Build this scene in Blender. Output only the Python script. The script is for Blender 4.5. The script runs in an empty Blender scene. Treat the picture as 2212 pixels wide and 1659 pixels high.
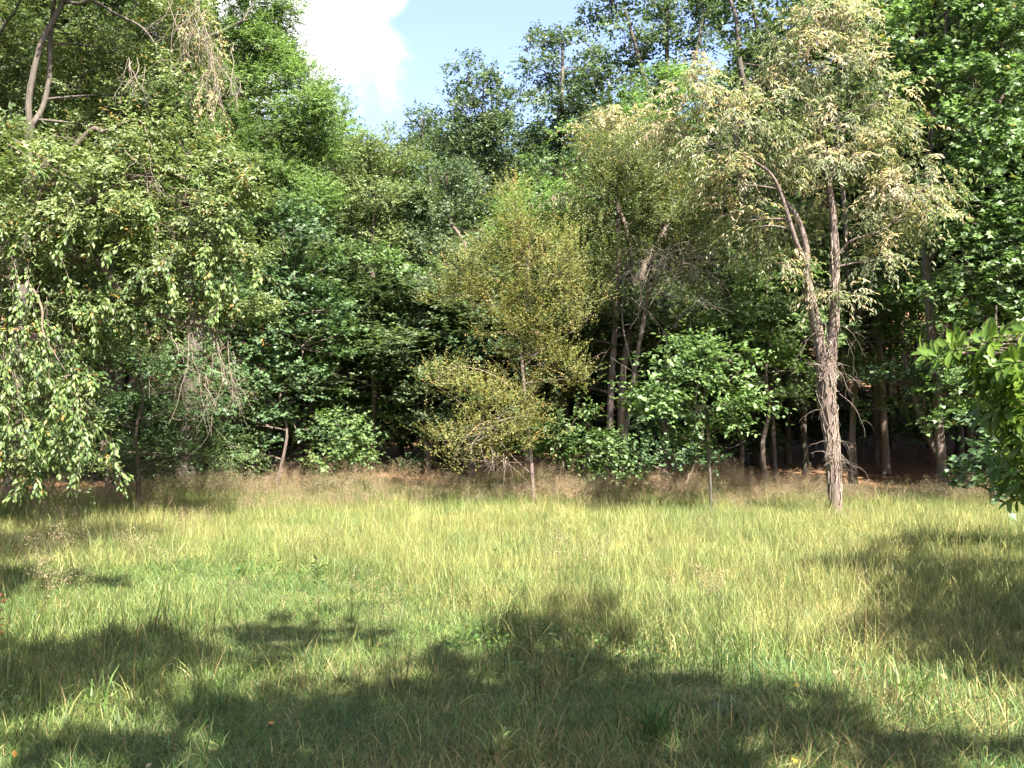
import bpy, math, random
import numpy as np
from mathutils import Vector, Matrix
rng = np.random.default_rng(7)
random.seed(7)
scene = bpy.context.scene
C = scene.collection

# ------------------------------------------------------------------ camera
CAM_H, PITCH = 1.6, math.radians(3.56)
F, CX, CY = 1857.0, 1106.0, 829.5          # focal length and centre in the units of a 2212 px wide picture
cam = bpy.data.cameras.new('camera')
cam.sensor_width = 36.0
cam.lens = 36.0 * F / 2212.0
cam.clip_start, cam.clip_end = 0.05, 3000.0
camo = bpy.data.objects.new('camera', cam)
camo.location = (0, 0, CAM_H)
camo.rotation_euler = (math.pi / 2 + PITCH, 0, 0)
C.objects.link(camo)
scene.camera = camo

# ------------------------------------------------------------------ light
SUN_EL, SUN_AZ = math.radians(51), math.radians(150)     # azimuth clockwise from +Y
S = np.array([math.sin(SUN_AZ) * math.cos(SUN_EL), math.cos(SUN_AZ) * math.cos(SUN_EL), math.sin(SUN_EL)])
sun = bpy.data.lights.new('sun', 'SUN')
sun.energy, sun.angle, sun.color = 5.0, math.radians(0.53), (1.0, 0.95, 0.86)
suno = bpy.data.objects.new('sun', sun)
suno.rotation_euler = Vector(-S).to_track_quat('-Z', 'Y').to_euler()
suno.location = (10, -20, 30)
C.objects.link(suno)

world = bpy.data.worlds.new('World')
scene.world = world
world.use_nodes = True
wn, wl = world.node_tree.nodes, world.node_tree.links
wn.clear()
w_out = wn.new('ShaderNodeOutputWorld')
sky = wn.new('ShaderNodeTexSky')
sky.sky_type = 'NISHITA'
sky.sun_disc = False
sky.sun_elevation, sky.sun_rotation = SUN_EL, SUN_AZ
sky.air_density, sky.dust_density, sky.ozone_density = 1.0, 2.4, 1.2
b_sky = wn.new('ShaderNodeBackground'); b_sky.inputs['Strength'].default_value = 0.095
tint = wn.new('ShaderNodeMixRGB'); tint.blend_type = 'MULTIPLY'; tint.inputs['Fac'].default_value = 1.0
tint.inputs['Color2'].default_value = (1.02, 0.94, 1.03, 1)      # the camera's white balance
wl.new(sky.outputs[0], tint.inputs['Color1'])
wl.new(tint.outputs[0], b_sky.inputs['Color'])
b_cl = wn.new('ShaderNodeBackground')
b_cl.inputs['Color'].default_value = (1.0, 0.985, 0.99, 1)
b_cl.inputs['Strength'].default_value = 0.34
tc = wn.new('ShaderNodeTexCoord')
n1 = wn.new('ShaderNodeTexNoise')
n1.inputs['Scale'].default_value = 5.5; n1.inputs['Detail'].default_value = 9; n1.inputs['Roughness'].default_value = 0.55
wl.new(tc.outputs['Generated'], n1.inputs['Vector'])
def direction(u, v):
    dx, dz = (u - CX) / F, -(v - CY) / F
    c, s = math.cos(PITCH), math.sin(PITCH)
    d = np.array([dx, c - s * dz, s + c * dz])
    return d / np.linalg.norm(d)
def wmath(op, a, b=None, v2=None):
    m = wn.new('ShaderNodeMath'); m.operation = op
    for i, x in enumerate((a, b, v2)):
        if x is None: continue
        if isinstance(x, (int, float)): m.inputs[i].default_value = x
        else: wl.new(x, m.inputs[i])
    return m.outputs[0]
bump = None
for (u, v, rad, amp) in ((560, -80, 0.20, 0.5), (720, 0, 0.10, 0.42), (820, -20, 0.06, 0.3), (685, 110, 0.045, 0.25), (825, 140, 0.022, 0.22)):
    vm = wn.new('ShaderNodeVectorMath'); vm.operation = 'DISTANCE'
    wl.new(tc.outputs['Generated'], vm.inputs[0]); vm.inputs[1].default_value = tuple(direction(u, v))
    f = wmath('MULTIPLY', wmath('MAXIMUM', wmath('SUBTRACT', 1.0, wmath('DIVIDE', vm.outputs['Value'], rad)), 0.0), amp)
    bump = f if bump is None else wmath('MAXIMUM', bump, f)
den = wmath('ADD', n1.outputs['Fac'], bump)
ramp = wn.new('ShaderNodeValToRGB')
ramp.color_ramp.interpolation = 'EASE'
ramp.color_ramp.elements[0].position = 0.565; ramp.color_ramp.elements[0].color = (0, 0, 0, 1)
ramp.color_ramp.elements[1].position = 0.70; ramp.color_ramp.elements[1].color = (1, 1, 1, 1)
wl.new(den, ramp.inputs['Fac'])
mixw = wn.new('ShaderNodeMixShader')
wl.new(ramp.outputs['Color'], mixw.inputs['Fac'])
wl.new(b_sky.outputs[0], mixw.inputs[1]); wl.new(b_cl.outputs[0], mixw.inputs[2])
wl.new(mixw.outputs[0], w_out.inputs['Surface'])

vs = scene.view_settings
vs.view_transform, vs.look, vs.exposure, vs.gamma = 'Standard', 'None', 2.45, 1.0
vs.use_curve_mapping = False
cy = scene.cycles
cy.max_bounces, cy.diffuse_bounces, cy.glossy_bounces, cy.transmission_bounces, cy.transparent_max_bounces = 4, 2, 1, 2, 4
cy.caustics_reflective = cy.caustics_refractive = False
cy.use_denoising = True

# ------------------------------------------------------------------ helpers
def P(u, v, Y):
    """the point on the ray through picture point (u, v) that lies at depth Y in front of the camera"""
    d = direction(u, v)
    return np.array([0, 0, CAM_H]) + d * (Y / d[1])
def smooth(a, b, x):
    t = np.clip((np.asarray(x, float) - a) / (b - a), 0, 1)
    return t * t * (3 - 2 * t)
def ground(x, y):
    x, y = np.asarray(x, float), np.asarray(y, float)
    z = 0.05 * np.sin(x * 0.55 + 1.0) * np.sin(y * 0.43) + 0.03 * np.sin(x * 1.3 + y * 0.9)
    z = z + 0.075 * np.maximum(y - 18, 0) * smooth(17, 24, y)
    yy = np.clip(y - 40, 0, 120)
    return z + 0.16 * yy * smooth(0, 30, yy) + 0.25 * smooth(19, 24, y) * np.sin(x * 0.31 + 2)
def unit(a):
    return a / np.maximum(np.linalg.norm(a, axis=-1, keepdims=True), 1e-9)

def new_mat(name):
    m = bpy.data.materials.new(name); m.use_nodes = True
    nt = m.node_tree; nt.nodes.clear()
    out = nt.nodes.new('ShaderNodeOutputMaterial')
    return m, nt, out
def leaf_material(name, rough=0.45, spec=0.45, trans=0.35):
    m, nt, out = new_mat(name)
    at = nt.nodes.new('ShaderNodeAttribute'); at.attribute_name = 'col'
    pb = nt.nodes.new('ShaderNodeBsdfPrincipled')
    pb.inputs['Roughness'].default_value = rough
    pb.inputs['Specular IOR Level'].default_value = spec
    tr = nt.nodes.new('ShaderNodeBsdfTranslucent')
    hs = nt.nodes.new('ShaderNodeMixRGB'); hs.blend_type = 'MULTIPLY'; hs.inputs['Fac'].default_value = 1
    hs.inputs['Color2'].default_value = (1.1, 1.2, 0.72, 1)
    nt.links.new(at.outputs['Color'], pb.inputs['Base Color'])
    nt.links.new(at.outputs['Color'], hs.inputs['Color1']); nt.links.new(hs.outputs[0], tr.inputs['Color'])
    mx = nt.nodes.new('ShaderNodeMixShader'); mx.inputs['Fac'].default_value = trans
    nt.links.new(pb.outputs[0], mx.inputs[1]); nt.links.new(tr.outputs[0], mx.inputs[2])
    nt.links.new(mx.outputs[0], out.inputs['Surface'])
    return m
def bark_material(name, dark, light, scale=9.0, bump=0.6):
    m, nt, out = new_mat(name)
    N = nt.nodes.new
    ge = N('ShaderNodeNewGeometry')
    mp = N('ShaderNodeMapping'); mp.inputs['Scale'].default_value = (scale, scale, scale * 0.22)
    nt.links.new(ge.outputs['Position'], mp.inputs['Vector'])
    no = N('ShaderNodeTexNoise'); no.inputs['Scale'].default_value = 1.6; no.inputs['Detail'].default_value = 8; no.inputs['Roughness'].default_value = 0.7
    nt.links.new(mp.outputs[0], no.inputs['Vector'])
    vo = N('ShaderNodeTexVoronoi'); vo.inputs['Scale'].default_value = 2.2
    nt.links.new(mp.outputs[0], vo.inputs['Vector'])
    n2 = N('ShaderNodeTexNoise'); n2.inputs['Scale'].default_value = 1.3; n2.inputs['Detail'].default_value = 3
    nt.links.new(ge.outputs['Position'], n2.inputs['Vector'])
    mu = N('ShaderNodeMath'); mu.operation = 'MULTIPLY_ADD'
    nt.links.new(vo.outputs['Distance'], mu.inputs[0]); mu.inputs[1].default_value = 0.45; nt.links.new(no.outputs['Fac'], mu.inputs[2])
    ra = N('ShaderNodeValToRGB')
    ra.color_ramp.elements[0].position = 0.42; ra.color_ramp.elements[0].color = (*dark, 1)
    ra.color_ramp.elements[1].position = 0.9; ra.color_ramp.elements[1].color = (*light, 1)
    nt.links.new(mu.outputs[0], ra.inputs['Fac'])
    mix = N('ShaderNodeMixRGB'); mix.blend_type = 'MIX'
    sc = N('ShaderNodeMath'); sc.operation = 'MULTIPLY'; sc.inputs[1].default_value = 0.45
    nt.links.new(n2.outputs['Fac'], sc.inputs[0]); nt.links.new(sc.outputs[0], mix.inputs['Fac'])
    nt.links.new(ra.outputs[0], mix.inputs['Color1']); mix.inputs['Color2'].default_value = (light[0] * 1.1, light[1] * 1.25, light[2] * 1.05, 1)
    pb = N('ShaderNodeBsdfPrincipled'); pb.inputs['Roughness'].default_value = 0.9; pb.inputs['Specular IOR Level'].default_value = 0.2
    nt.links.new(mix.outputs[0], pb.inputs['Base Color'])
    bu = N('ShaderNodeBump'); bu.inputs['Strength'].default_value = bump; bu.inputs['Distance'].default_value = 0.03
    nt.links.new(mu.outputs[0], bu.inputs['Height']); nt.links.new(bu.outputs[0], pb.inputs['Normal'])
    nt.links.new(pb.outputs[0], out.inputs['Surface'])
    return m
M = {
    'leaf': leaf_material('leaf_matt', 0.5, 0.4, 0.38),
    'gloss': leaf_material('leaf_glossy', 0.46, 0.42, 0.36),
    'thin': leaf_material('leaf_thin', 0.6, 0.3, 0.45),
    'bark': bark_material('bark_brown', (0.035, 0.026, 0.022), (0.14, 0.105, 0.085)),
    'bark_pale': bark_material('bark_pale', (0.04, 0.03, 0.028), (0.17, 0.125, 0.11)),
    'bark_dark': bark_material('bark_dark', (0.03, 0.024, 0.02), (0.11, 0.09, 0.075)),
    'twig': bark_material('twig_dead', (0.11, 0.085, 0.07), (0.27, 0.21, 0.175), 20),
}

class Acc:
    """collects vertices, faces (triangles, quads) and colours for one mesh"""
    def __init__(s): s.v, s.t, s.q, s.c, s.n = [], [], [], [], 0
    def add(s, v, tris=None, quads=None, col=None):
        v = np.asarray(v, np.float32).reshape(-1, 3)
        if tris is not None: s.t.append(np.asarray(tris, np.int64).reshape(-1, 3) + s.n)
        if quads is not None: s.q.append(np.asarray(quads, np.int64).reshape(-1, 4) + s.n)
        s.v.append(v)
        if col is not None: s.c.append(np.asarray(col, np.float32).reshape(-1, 3))
        s.n += len(v)
    def mesh(s, name, mat, origin=(0, 0, 0), smooth_shade=False):
        me = bpy.data.meshes.new(name)
        if s.n == 0: return me
        v = np.concatenate(s.v) - np.asarray(origin, np.float32)
        t = np.concatenate(s.t) if s.t else np.zeros((0, 3), np.int64)
        q = np.concatenate(s.q) if s.q else np.zeros((0, 4), np.int64)
        li = np.concatenate([t.ravel(), q.ravel()]).astype(np.int32)
        tot = np.concatenate([np.full(len(t), 3), np.full(len(q), 4)]).astype(np.int32)
        st = np.concatenate([[0], np.cumsum(tot)[:-1]]).astype(np.int32)
        me.vertices.add(len(v)); me.vertices.foreach_set('co', v.astype(np.float32).ravel())
        me.loops.add(len(li)); me.loops.foreach_set('vertex_index', li)
        me.polygons.add(len(tot)); me.polygons.foreach_set('loop_start', st); me.polygons.foreach_set('loop_total', tot)
        if smooth_shade: me.polygons.foreach_set('use_smooth', np.ones(len(tot), bool))
        if s.c:
            c = np.concatenate(s.c); c = np.concatenate([c, np.ones((len(c), 1), np.float32)], 1)
            a = me.attributes.new('col', 'FLOAT_COLOR', 'POINT'); a.data.foreach_set('color', c.ravel())
        me.update(); me.validate()
        me.materials.append(mat)
        return me
    def build(s, name, mat, parent=None, origin=(0, 0, 0), smooth_shade=False, kind=None):
        o = bpy.data.objects.new(name, s.mesh(name, mat, origin, smooth_shade)); C.objects.link(o)
        if parent is not None: o.parent = parent
        else: o.location = origin
        if kind: o['kind'] = kind
        return o
def tag(o, label, cat, group=None, kind=None):
    o['label'] = label; o['category'] = cat
    if group: o['group'] = group
    if kind: o['kind'] = kind
    return o
def empty(name, loc):
    o = bpy.data.objects.new(name, None); o.location = loc; o.empty_display_size = 0.2; C.objects.link(o)
    return o

def tubes(acc, paths, radii, sides=4, rough=0.0):
    """many tapered tubes at once: paths (N, S, 3), radii (N, S)"""
    paths, radii = np.asarray(paths, float), np.asarray(radii, float)
    N, Sg = radii.shape
    if N == 0: return
    tan = unit(np.gradient(paths, axis=1))
    ref = np.where(np.abs(tan[:, :1, 2:3]) > 0.8, np.array([[[1.0, 0.2, 0]]]), np.array([[[0, 0.1, 1.0]]]))
    a = unit(np.cross(tan, np.broadcast_to(ref, tan.shape))); b = np.cross(tan, a)
    th = np.arange(sides) / sides * 2 * np.pi
    rr = radii[:, :, None] * (1 + rough * rng.normal(size=(N, Sg, sides)))
    v = paths[:, :, None] + (a[:, :, None] * np.cos(th)[None, None, :, None] + b[:, :, None] * np.sin(th)[None, None, :, None]) * rr[..., None]
    i = np.arange(Sg - 1)[:, None] * sides; j = np.arange(sides)[None]; k = (np.arange(sides)[None] + 1) % sides
    f = np.stack(np.broadcast_arrays(i + j, i + k, i + sides + k, i + sides + j), -1).reshape(-1, 4)
    f = (f[None] + (np.arange(N) * Sg * sides)[:, None, None]).reshape(-1, 4)
    acc.add(v.reshape(-1, 3), quads=f)
def spline(pts, n):
    """Catmull-Rom through rows of any width"""
    p = np.asarray(pts, float)
    p = np.concatenate([[2 * p[0] - p[1]], p, [2 * p[-1] - p[-2]]])
    m = len(p) - 3
    t = np.linspace(0, m - 1e-6, n); i = t.astype(int); t = (t - i)[:, None]
    a, b, c, d = p[i], p[i + 1], p[i + 2], p[i + 3]
    return 0.5 * ((2 * b) + (c - a) * t + (2 * a - 5 * b + 4 * c - d) * t ** 2 + (3 * b - a - 3 * c + d) * t ** 3)

# leaf outlines: (along, across, lift) and triangles
LEAF = {
    'kite': (np.array([[0, 0, 0], [.42, .5, .10], [1, 0, -.04], [.42, -.5, .10]]), [[0, 2, 1], [0, 3, 2]]),
    'oval': (np.array([[0, 0, 0], [.25, .40, .07], [.62, .46, .09], [1, 0, -.10], [.62, -.46, .09], [.25, -.40, .07], [.5, 0, 0]]),
             [[0, 6, 1], [1, 6, 2], [2, 6, 3], [0, 5, 6], [5, 4, 6], [4, 3, 6]]),
    'lobed': (np.array([[0, 0, 0], [.12, .34, .05], [.42, .55, .10], [.55, .2, .0], [1, 0, -.08], [.55, -.2, .0], [.42, -.55, .10], [.12, -.34, .05]]),
              [[0, 3, 1], [1, 3, 2], [0, 4, 3], [0, 5, 4], [0, 7, 5], [7, 6, 5]]),
}
def add_leaves(acc, base, axis, normal, L, W, style, col):
    tv, tt = LEAF[style]
    side = unit(np.cross(axis, normal)); nrm = np.cross(side, axis)
    v = (base[:, None] + axis[:, None] * (tv[None, :, :1] * L[:, None, None]) + side[:, None] * (tv[None, :, 1:2] * W[:, None, None])
         + nrm[:, None] * (tv[None, :, 2:3] * L[:, None, None]))
    n, k = len(base), len(tv)
    t = (np.array(tt)[None] + (np.arange(n) * k)[:, None, None]).reshape(-1, 3)
    acc.add(v.reshape(-1, 3), tris=t, col=np.repeat(col, k, axis=0))
def sphere(n):
    return unit(rng.normal(size=(n, 3)))
def palette_colours(n, pal):
    cols = np.array([c for c, w in pal]); w = np.array([w for c, w in pal], float); w /= w.sum()
    return cols[rng.choice(len(cols), n, p=w)]

Q = 1.0
PAL_GAIN = 1.4
def pale(c, k=.22):
    l = .3 * c[0] + .6 * c[1] + .1 * c[2]
    return tuple(PAL_GAIN * (x * (1 - k) + k * l * t) for x, t in zip(c, (1.05, 1.0, .8)))
def species(**k):
    d = dict(style='kite', L=.11, W=.06, K=8, spray=.36, droop=.2, cs=.5, lai=1.3, cover=1.25, up=.35, flat=.65, mat='leaf', pal=[((.06, .11, .028), 1)],
             odd=None, odd_p=0., odd_top=0., jit=.16, hang=0., nup=.75, hollow=.45, fine=.84)
    d.update(k); d['pal'] = [(pale(c), w) for c, w in d['pal']]; d['L'] *= d['fine']; d['W'] *= d['fine']; return d
GREEN = ((.060, .115, .022), 1.0)
SP = {
    'cherry': species(style='oval', L=.098, W=.046, K=9, spray=.42, droop=.5, cs=.46, lai=1.15, flat=.55, mat='gloss', pal=[((.10, .14, .032), 3), ((.072, .112, .03), 2), ((.14, .17, .05), 1.6)],
                      odd=(.36, .22, .07), odd_p=.02),
    'weep': species(style='oval', L=.10, W=.05, K=10, spray=.5, droop=1.2, hang=.75, cs=.42, lai=.85, flat=1.2, mat='gloss', pal=[((.085, .14, .025), 3), ((.06, .11, .025), 2), ((.12, .165, .035), 1)],
                    odd=(.38, .17, .03), odd_p=.03),
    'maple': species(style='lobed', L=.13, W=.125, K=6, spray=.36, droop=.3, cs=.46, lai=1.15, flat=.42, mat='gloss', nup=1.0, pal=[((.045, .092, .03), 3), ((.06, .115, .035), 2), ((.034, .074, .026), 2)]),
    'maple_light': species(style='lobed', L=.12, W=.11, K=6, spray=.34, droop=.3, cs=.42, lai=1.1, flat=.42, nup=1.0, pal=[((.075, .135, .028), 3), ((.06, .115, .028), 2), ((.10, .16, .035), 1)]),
    'bigmaple': species(more=1.4, style='lobed', L=.15, W=.145, K=6, spray=.42, droop=.35, cs=.55, lai=1.15, flat=.5, mat='gloss', pal=[((.07, .135, .03), 3), ((.09, .16, .036), 2), ((.05, .10, .026), 2)], odd=(.3, .22, .03), odd_p=.008),
    'elm': species(style='kite', L=.062, W=.032, K=16, spray=.55, droop=.12, cs=.42, lai=.75, flat=.9, up=.9, pal=[((.14, .145, .03), 3), ((.105, .12, .028), 3), ((.17, .165, .04), 1)],
                   odd=(.36, .25, .09), odd_p=.06, mat='thin'),
    'olive': species(style='kite', L=.066, W=.034, K=16, spray=.5, droop=.15, cs=.42, lai=1.25, cover=1.5, flat=.9, up=.8, pal=[((.085, .105, .022), 3), ((.066, .09, .02), 3), ((.11, .125, .028), 1.3)],
                     odd=(.25, .16, .035), odd_p=.03),
    'ash': species(style='kite', L=.115, W=.042, K=11, spray=.42, droop=.35, cs=.55, lai=1.45, cover=1.4, flat=.7, up=.5, pal=[((.085, .15, .027), 3), ((.065, .125, .025), 2), ((.11, .17, .035), 1)], mat='thin'),
    'yellowgreen': species(style='kite', L=.10, W=.06, K=9, spray=.38, cs=.5, lai=1.15, pal=[((.095, .135, .03), 3), ((.075, .115, .028), 2), ((.12, .15, .04), 1)]),
    'bluegreen': species(style='kite', L=.115, W=.075, K=8, spray=.38, cs=.46, lai=1.2, flat=.5, pal=[((.062, .10, .04), 3), ((.05, .085, .036), 2), ((.085, .12, .05), 1)]),
    'bright': species(style='kite', L=.10, W=.06, K=9, spray=.36, cs=.45, lai=1.15, pal=[((.085, .165, .02), 3), ((.07, .14, .022), 2)], mat='thin'),
    'oak': species(style='kite', L=.19, W=.125, K=7, spray=.55, cs=.62, lai=1.45, cover=1.2, flat=.6, pal=[((.058, .095, .034), 3), ((.048, .08, .03), 2), ((.08, .115, .045), 1)], mat='gloss'),
    'sour': species(style='kite', L=.15, W=.038, K=12, spray=.5, droop=1.0, hang=.35, cs=.40, lai=1.1, more=1.0, flat=.6, up=.35, pal=[((.125, .148, .068), 3), ((.09, .118, .052), 3), ((.21, .205, .115), 2.4)],
                    odd=(.46, .365, .245), odd_p=.05, odd_top=1.5, mat='thin', jit=.2),
    'beech': species(style='oval', L=.125, W=.078, K=8, spray=.5, droop=.2, cs=.42, lai=.95, flat=.34, up=.15, nup=1.1, mat='gloss', pal=[((.065, .125, .025), 3), ((.05, .10, .024), 2), ((.09, .15, .03), 1)]),
    'fern': species(style='kite', L=.062, W=.034, K=18, spray=.7, droop=.12, cs=.5, lai=.5, flat=.2, up=.05, nup=1.4, pal=[((.075, .115, .028), 2), ((.055, .095, .026), 3)]),
    'shade': species(style='kite', L=.17, W=.13, K=6, spray=.24, cs=.28, lai=1.4, cover=1.15, hollow=.1, fine=1),
    'deep': species(fine=.9, style='kite', L=.23, W=.15, K=7, spray=.55, cs=.8, lai=1.2, cover=1.1, pal=[((.058, .092, .030), 3), ((.046, .076, .026), 2), ((.075, .11, .038), 1)]),
}
def foliage(acc, sp, c, R, branch_out, attach, dens=1.0, bottom=-0.55):
    """leaf clumps over and in the ellipsoid c, R; clump centres are handed back for twigs"""
    R = np.asarray(R, float)
    area = 4 * np.pi * np.mean(R) ** 2
    nc = max(3, int(Q * dens * sp['cover'] * area / (np.pi * sp['cs'] ** 2) * 0.85 * sp.get('more', 1.0)))
    d = sphere(nc * 3); d = d[d[:, 2] > bottom][:nc]; nc = len(d)
    lump = 1 + 0.16 * np.sin(d @ np.array([3.1, 1.7, 2.3]) * 2 + c[0]) + 0.10 * np.sin(d @ np.array([-2.0, 4.2, 3.3]) * 2.3 + c[2])
    rf = (sp['hollow'] + (1.06 - sp['hollow']) * rng.random(nc) ** 0.45) * lump
    cc = c + d * R * rf[:, None]
    cs = sp['cs'] * rng.uniform(.65, 1.35, nc)
    spc = max(3, int(round(sp['lai'] * 2 * np.pi * sp['cs'] ** 2 / (sp['K'] * sp['L'] * sp['W']) * 0.75)))
    n = nc * spc
    ci = np.repeat(np.arange(nc), spc)
    loc = sphere(n) * (rng.random(n) ** 0.4)[:, None]
    loc[:, 2] = loc[:, 2] * 0.8 + 0.12
    org = cc[ci] + loc * cs[ci][:, None] * np.array([1, 1, sp['flat']])
    out = unit(d * np.array([1, 1, .6]) + 1e-6)
    ax = unit(out[ci] * .7 + loc * .7 + rng.normal(size=(n, 3)) * .45 + np.array([0, 0, sp['up'] - sp['hang'] * 1.6]))
    ln = sp['spray'] * rng.uniform(.6, 1.25, n)
    K = sp['K']
    t = (np.arange(K) + .5) / K
    t = np.clip(t[None] + rng.normal(size=(n, K)) * .04, 0.02, 1)
    base = org[:, None] + ax[:, None] * (ln[:, None] * t)[..., None]
    base[..., 2] -= sp['droop'] * ln[:, None] * t ** 2 * .6
    sgn = np.where(np.arange(K) % 2 == 0, 1.0, -1.0)[None, :, None]
    side = unit(np.cross(ax, np.array([0, 0, 1.0]) + rng.normal(size=(n, 3)) * .35))
    la = unit(ax[:, None] * .55 + side[:, None] * sgn * .75 + rng.normal(size=(n, K, 3)) * .28 + np.array([0, 0, -1.0]) * sp['droop'] * .75)
    ln_n = unit(np.array([0, 0, sp['nup']]) + out[ci][:, None] * .45 + S * .25 + rng.normal(size=(n, K, 3)) * .42)
    m = n * K
    col = palette_colours(m, sp['pal'])
    tone = rng.normal(1, sp['jit'], nc)[ci]
    col = col * np.clip(np.repeat(tone, K) * rng.normal(1, sp['jit'], m), .45, 1.8)[:, None]
    if sp['odd'] is not None:
        high = np.clip((cc[:, 2] - c[2]) / R[2] * .5 + .5, 0, 1) * np.clip(rf, 0, 1) ** 2
        pr = sp['odd_p'] + sp['odd_top'] * np.clip(high * 1.5 - .45, 0, 1) * rng.uniform(.3, 1.2, nc)
        spi = np.repeat(rng.random(n) < pr[ci] * .75, K)          # whole sprays turn
        odd = (spi & (rng.random(m) < .8)) | (rng.random(m) < sp['odd_p'] * .5)
        col[odd] = np.array(sp['odd']) * np.clip(rng.normal(1, .25, odd.sum()), .5, 1.6)[:, None]
    sz = rng.uniform(.72, 1.2, m)
    add_leaves(acc, base.reshape(-1, 3), la.reshape(-1, 3), ln_n.reshape(-1, 3), sp['L'] * sz, sp['W'] * sz * rng.uniform(.8, 1.15, m), sp['style'], col)
    # twigs from the branch out to the clumps
    pick = np.arange(nc)[rng.random(nc) < .6]
    if len(pick) and branch_out is not None:
        f = rng.uniform(.35, 1, len(pick))[:, None]
        a = attach[None] * (1 - f) + c[None] * f
        b = cc[pick]
        mid = (a + b) / 2 + rng.normal(size=a.shape) * .12 * np.linalg.norm(b - a, axis=1, keepdims=True) + np.array([0, 0, .08])
        tt = np.linspace(0, 1, 5)[None, :, None]
        pth = a[:, None] * (1 - tt) ** 2 + 2 * mid[:, None] * tt * (1 - tt) + b[:, None] * tt ** 2
        r0 = .011 + .006 * np.linalg.norm(b - a, axis=1)
        tubes(branch_out, pth, r0[:, None] * np.linspace(1, .3, 5)[None], 4)
    return cc

TRI = {}
def stem_mesh(pts, sides=12, n=None, rough=.05):
    p = spline(pts, n or max(10, len(pts) * 6))
    a = Acc(); tubes(a, p[None, :, :3], np.maximum(p[None, :, 3], .004), sides, rough)
    return a, p
def tree(name, label, cat, stems, blobs, sp, bark='bark', group=None, rs=1.0, leaf_mat=None):
    """stems: lists of (x, y, z, r), the trunk first; blobs: (centre, radii, dens) or with a species of their own"""
    sp = SP[sp] if isinstance(sp, str) else sp
    stems = [[(x_, y_, z_, r_ * rs) for x_, y_, z_, r_ in q_] for q_ in stems]
    b = np.array(stems[0][0][:3]); root = empty(name, b)
    tag(root, label, cat, group)
    allp = []
    for i, s in enumerate(stems):
        a, p = stem_mesh(s, 12 if s[0][3] > .06 else 7)
        a.build('trunk' if i == 0 else 'limb', M[bark], root, b, True)
        allp.append(p)
    allp = np.concatenate(allp)
    br, by_mat = Acc(), {}
    for bl in blobs:
        c, R, dens = np.array(bl[0]), bl[1], bl[2]
        s2 = SP[bl[3]] if len(bl) > 3 else sp
        dd = np.linalg.norm(allp[:, :3] - c, axis=1) + np.where(allp[:, 2] > c[2] - .15 * R[2], 2.5 * np.abs(allp[:, 2] - c[2]), 0)
        at = allp[np.argmin(dd)]
        length = np.linalg.norm(c - at[:3])
        if length > .3:
            mid = (at[:3] + c) / 2 + np.array([0, 0, .10 * length]) + rng.normal(size=3) * .06 * length
            tt = np.linspace(0, 1, 9)[:, None]
            pth = at[:3] * (1 - tt) ** 2 + 2 * mid * tt * (1 - tt) + c * tt ** 2
            r0 = min(at[3] * .55, .018 + .014 * length)
            tubes(br, pth[None], (r0 * np.linspace(1, .35, 9))[None], 6, .05)
        foliage(by_mat.setdefault(leaf_mat or s2['mat'], Acc()), s2, c, R, br, at[:3] if length > .3 else c, dens)
    for k, acc in by_mat.items():
        acc.build('crown', M[k], root, b, False, 'stuff')
    br.build('branches', M[bark], root, b, True, 'stuff')
    return root
def px(u, v, ru, rv, Y, rd=None, dens=1.0, dy=0.0, sp=None):
    """a crown lobe seen round (u, v), ru by rv wide and high in picture units at depth Y"""
    k = Y / F
    R = (ru * k, (rd if rd else .8 * (ru + rv) / 2 * k), rv * k)
    t = (P(u, v, Y + dy), R, dens)
    return t + (sp,) if sp else t
def stem(*pts):
    """(u, v, Y, radius) rows; the first is set into the ground"""
    o = []
    for i, (u, v, Y, r) in enumerate(pts):
        p = P(u, v, Y)
        o.append((p[0], p[1], p[2], r))
    return o
def rooted(*pts):
    u, v, Y, r = pts[0]
    p = P(u, v, Y); g = float(ground(p[0], Y))
    return [(p[0], Y, g - .12, r * 1.25), (p[0], Y, g + .25, r)] + stem(*pts[1:])

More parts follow.
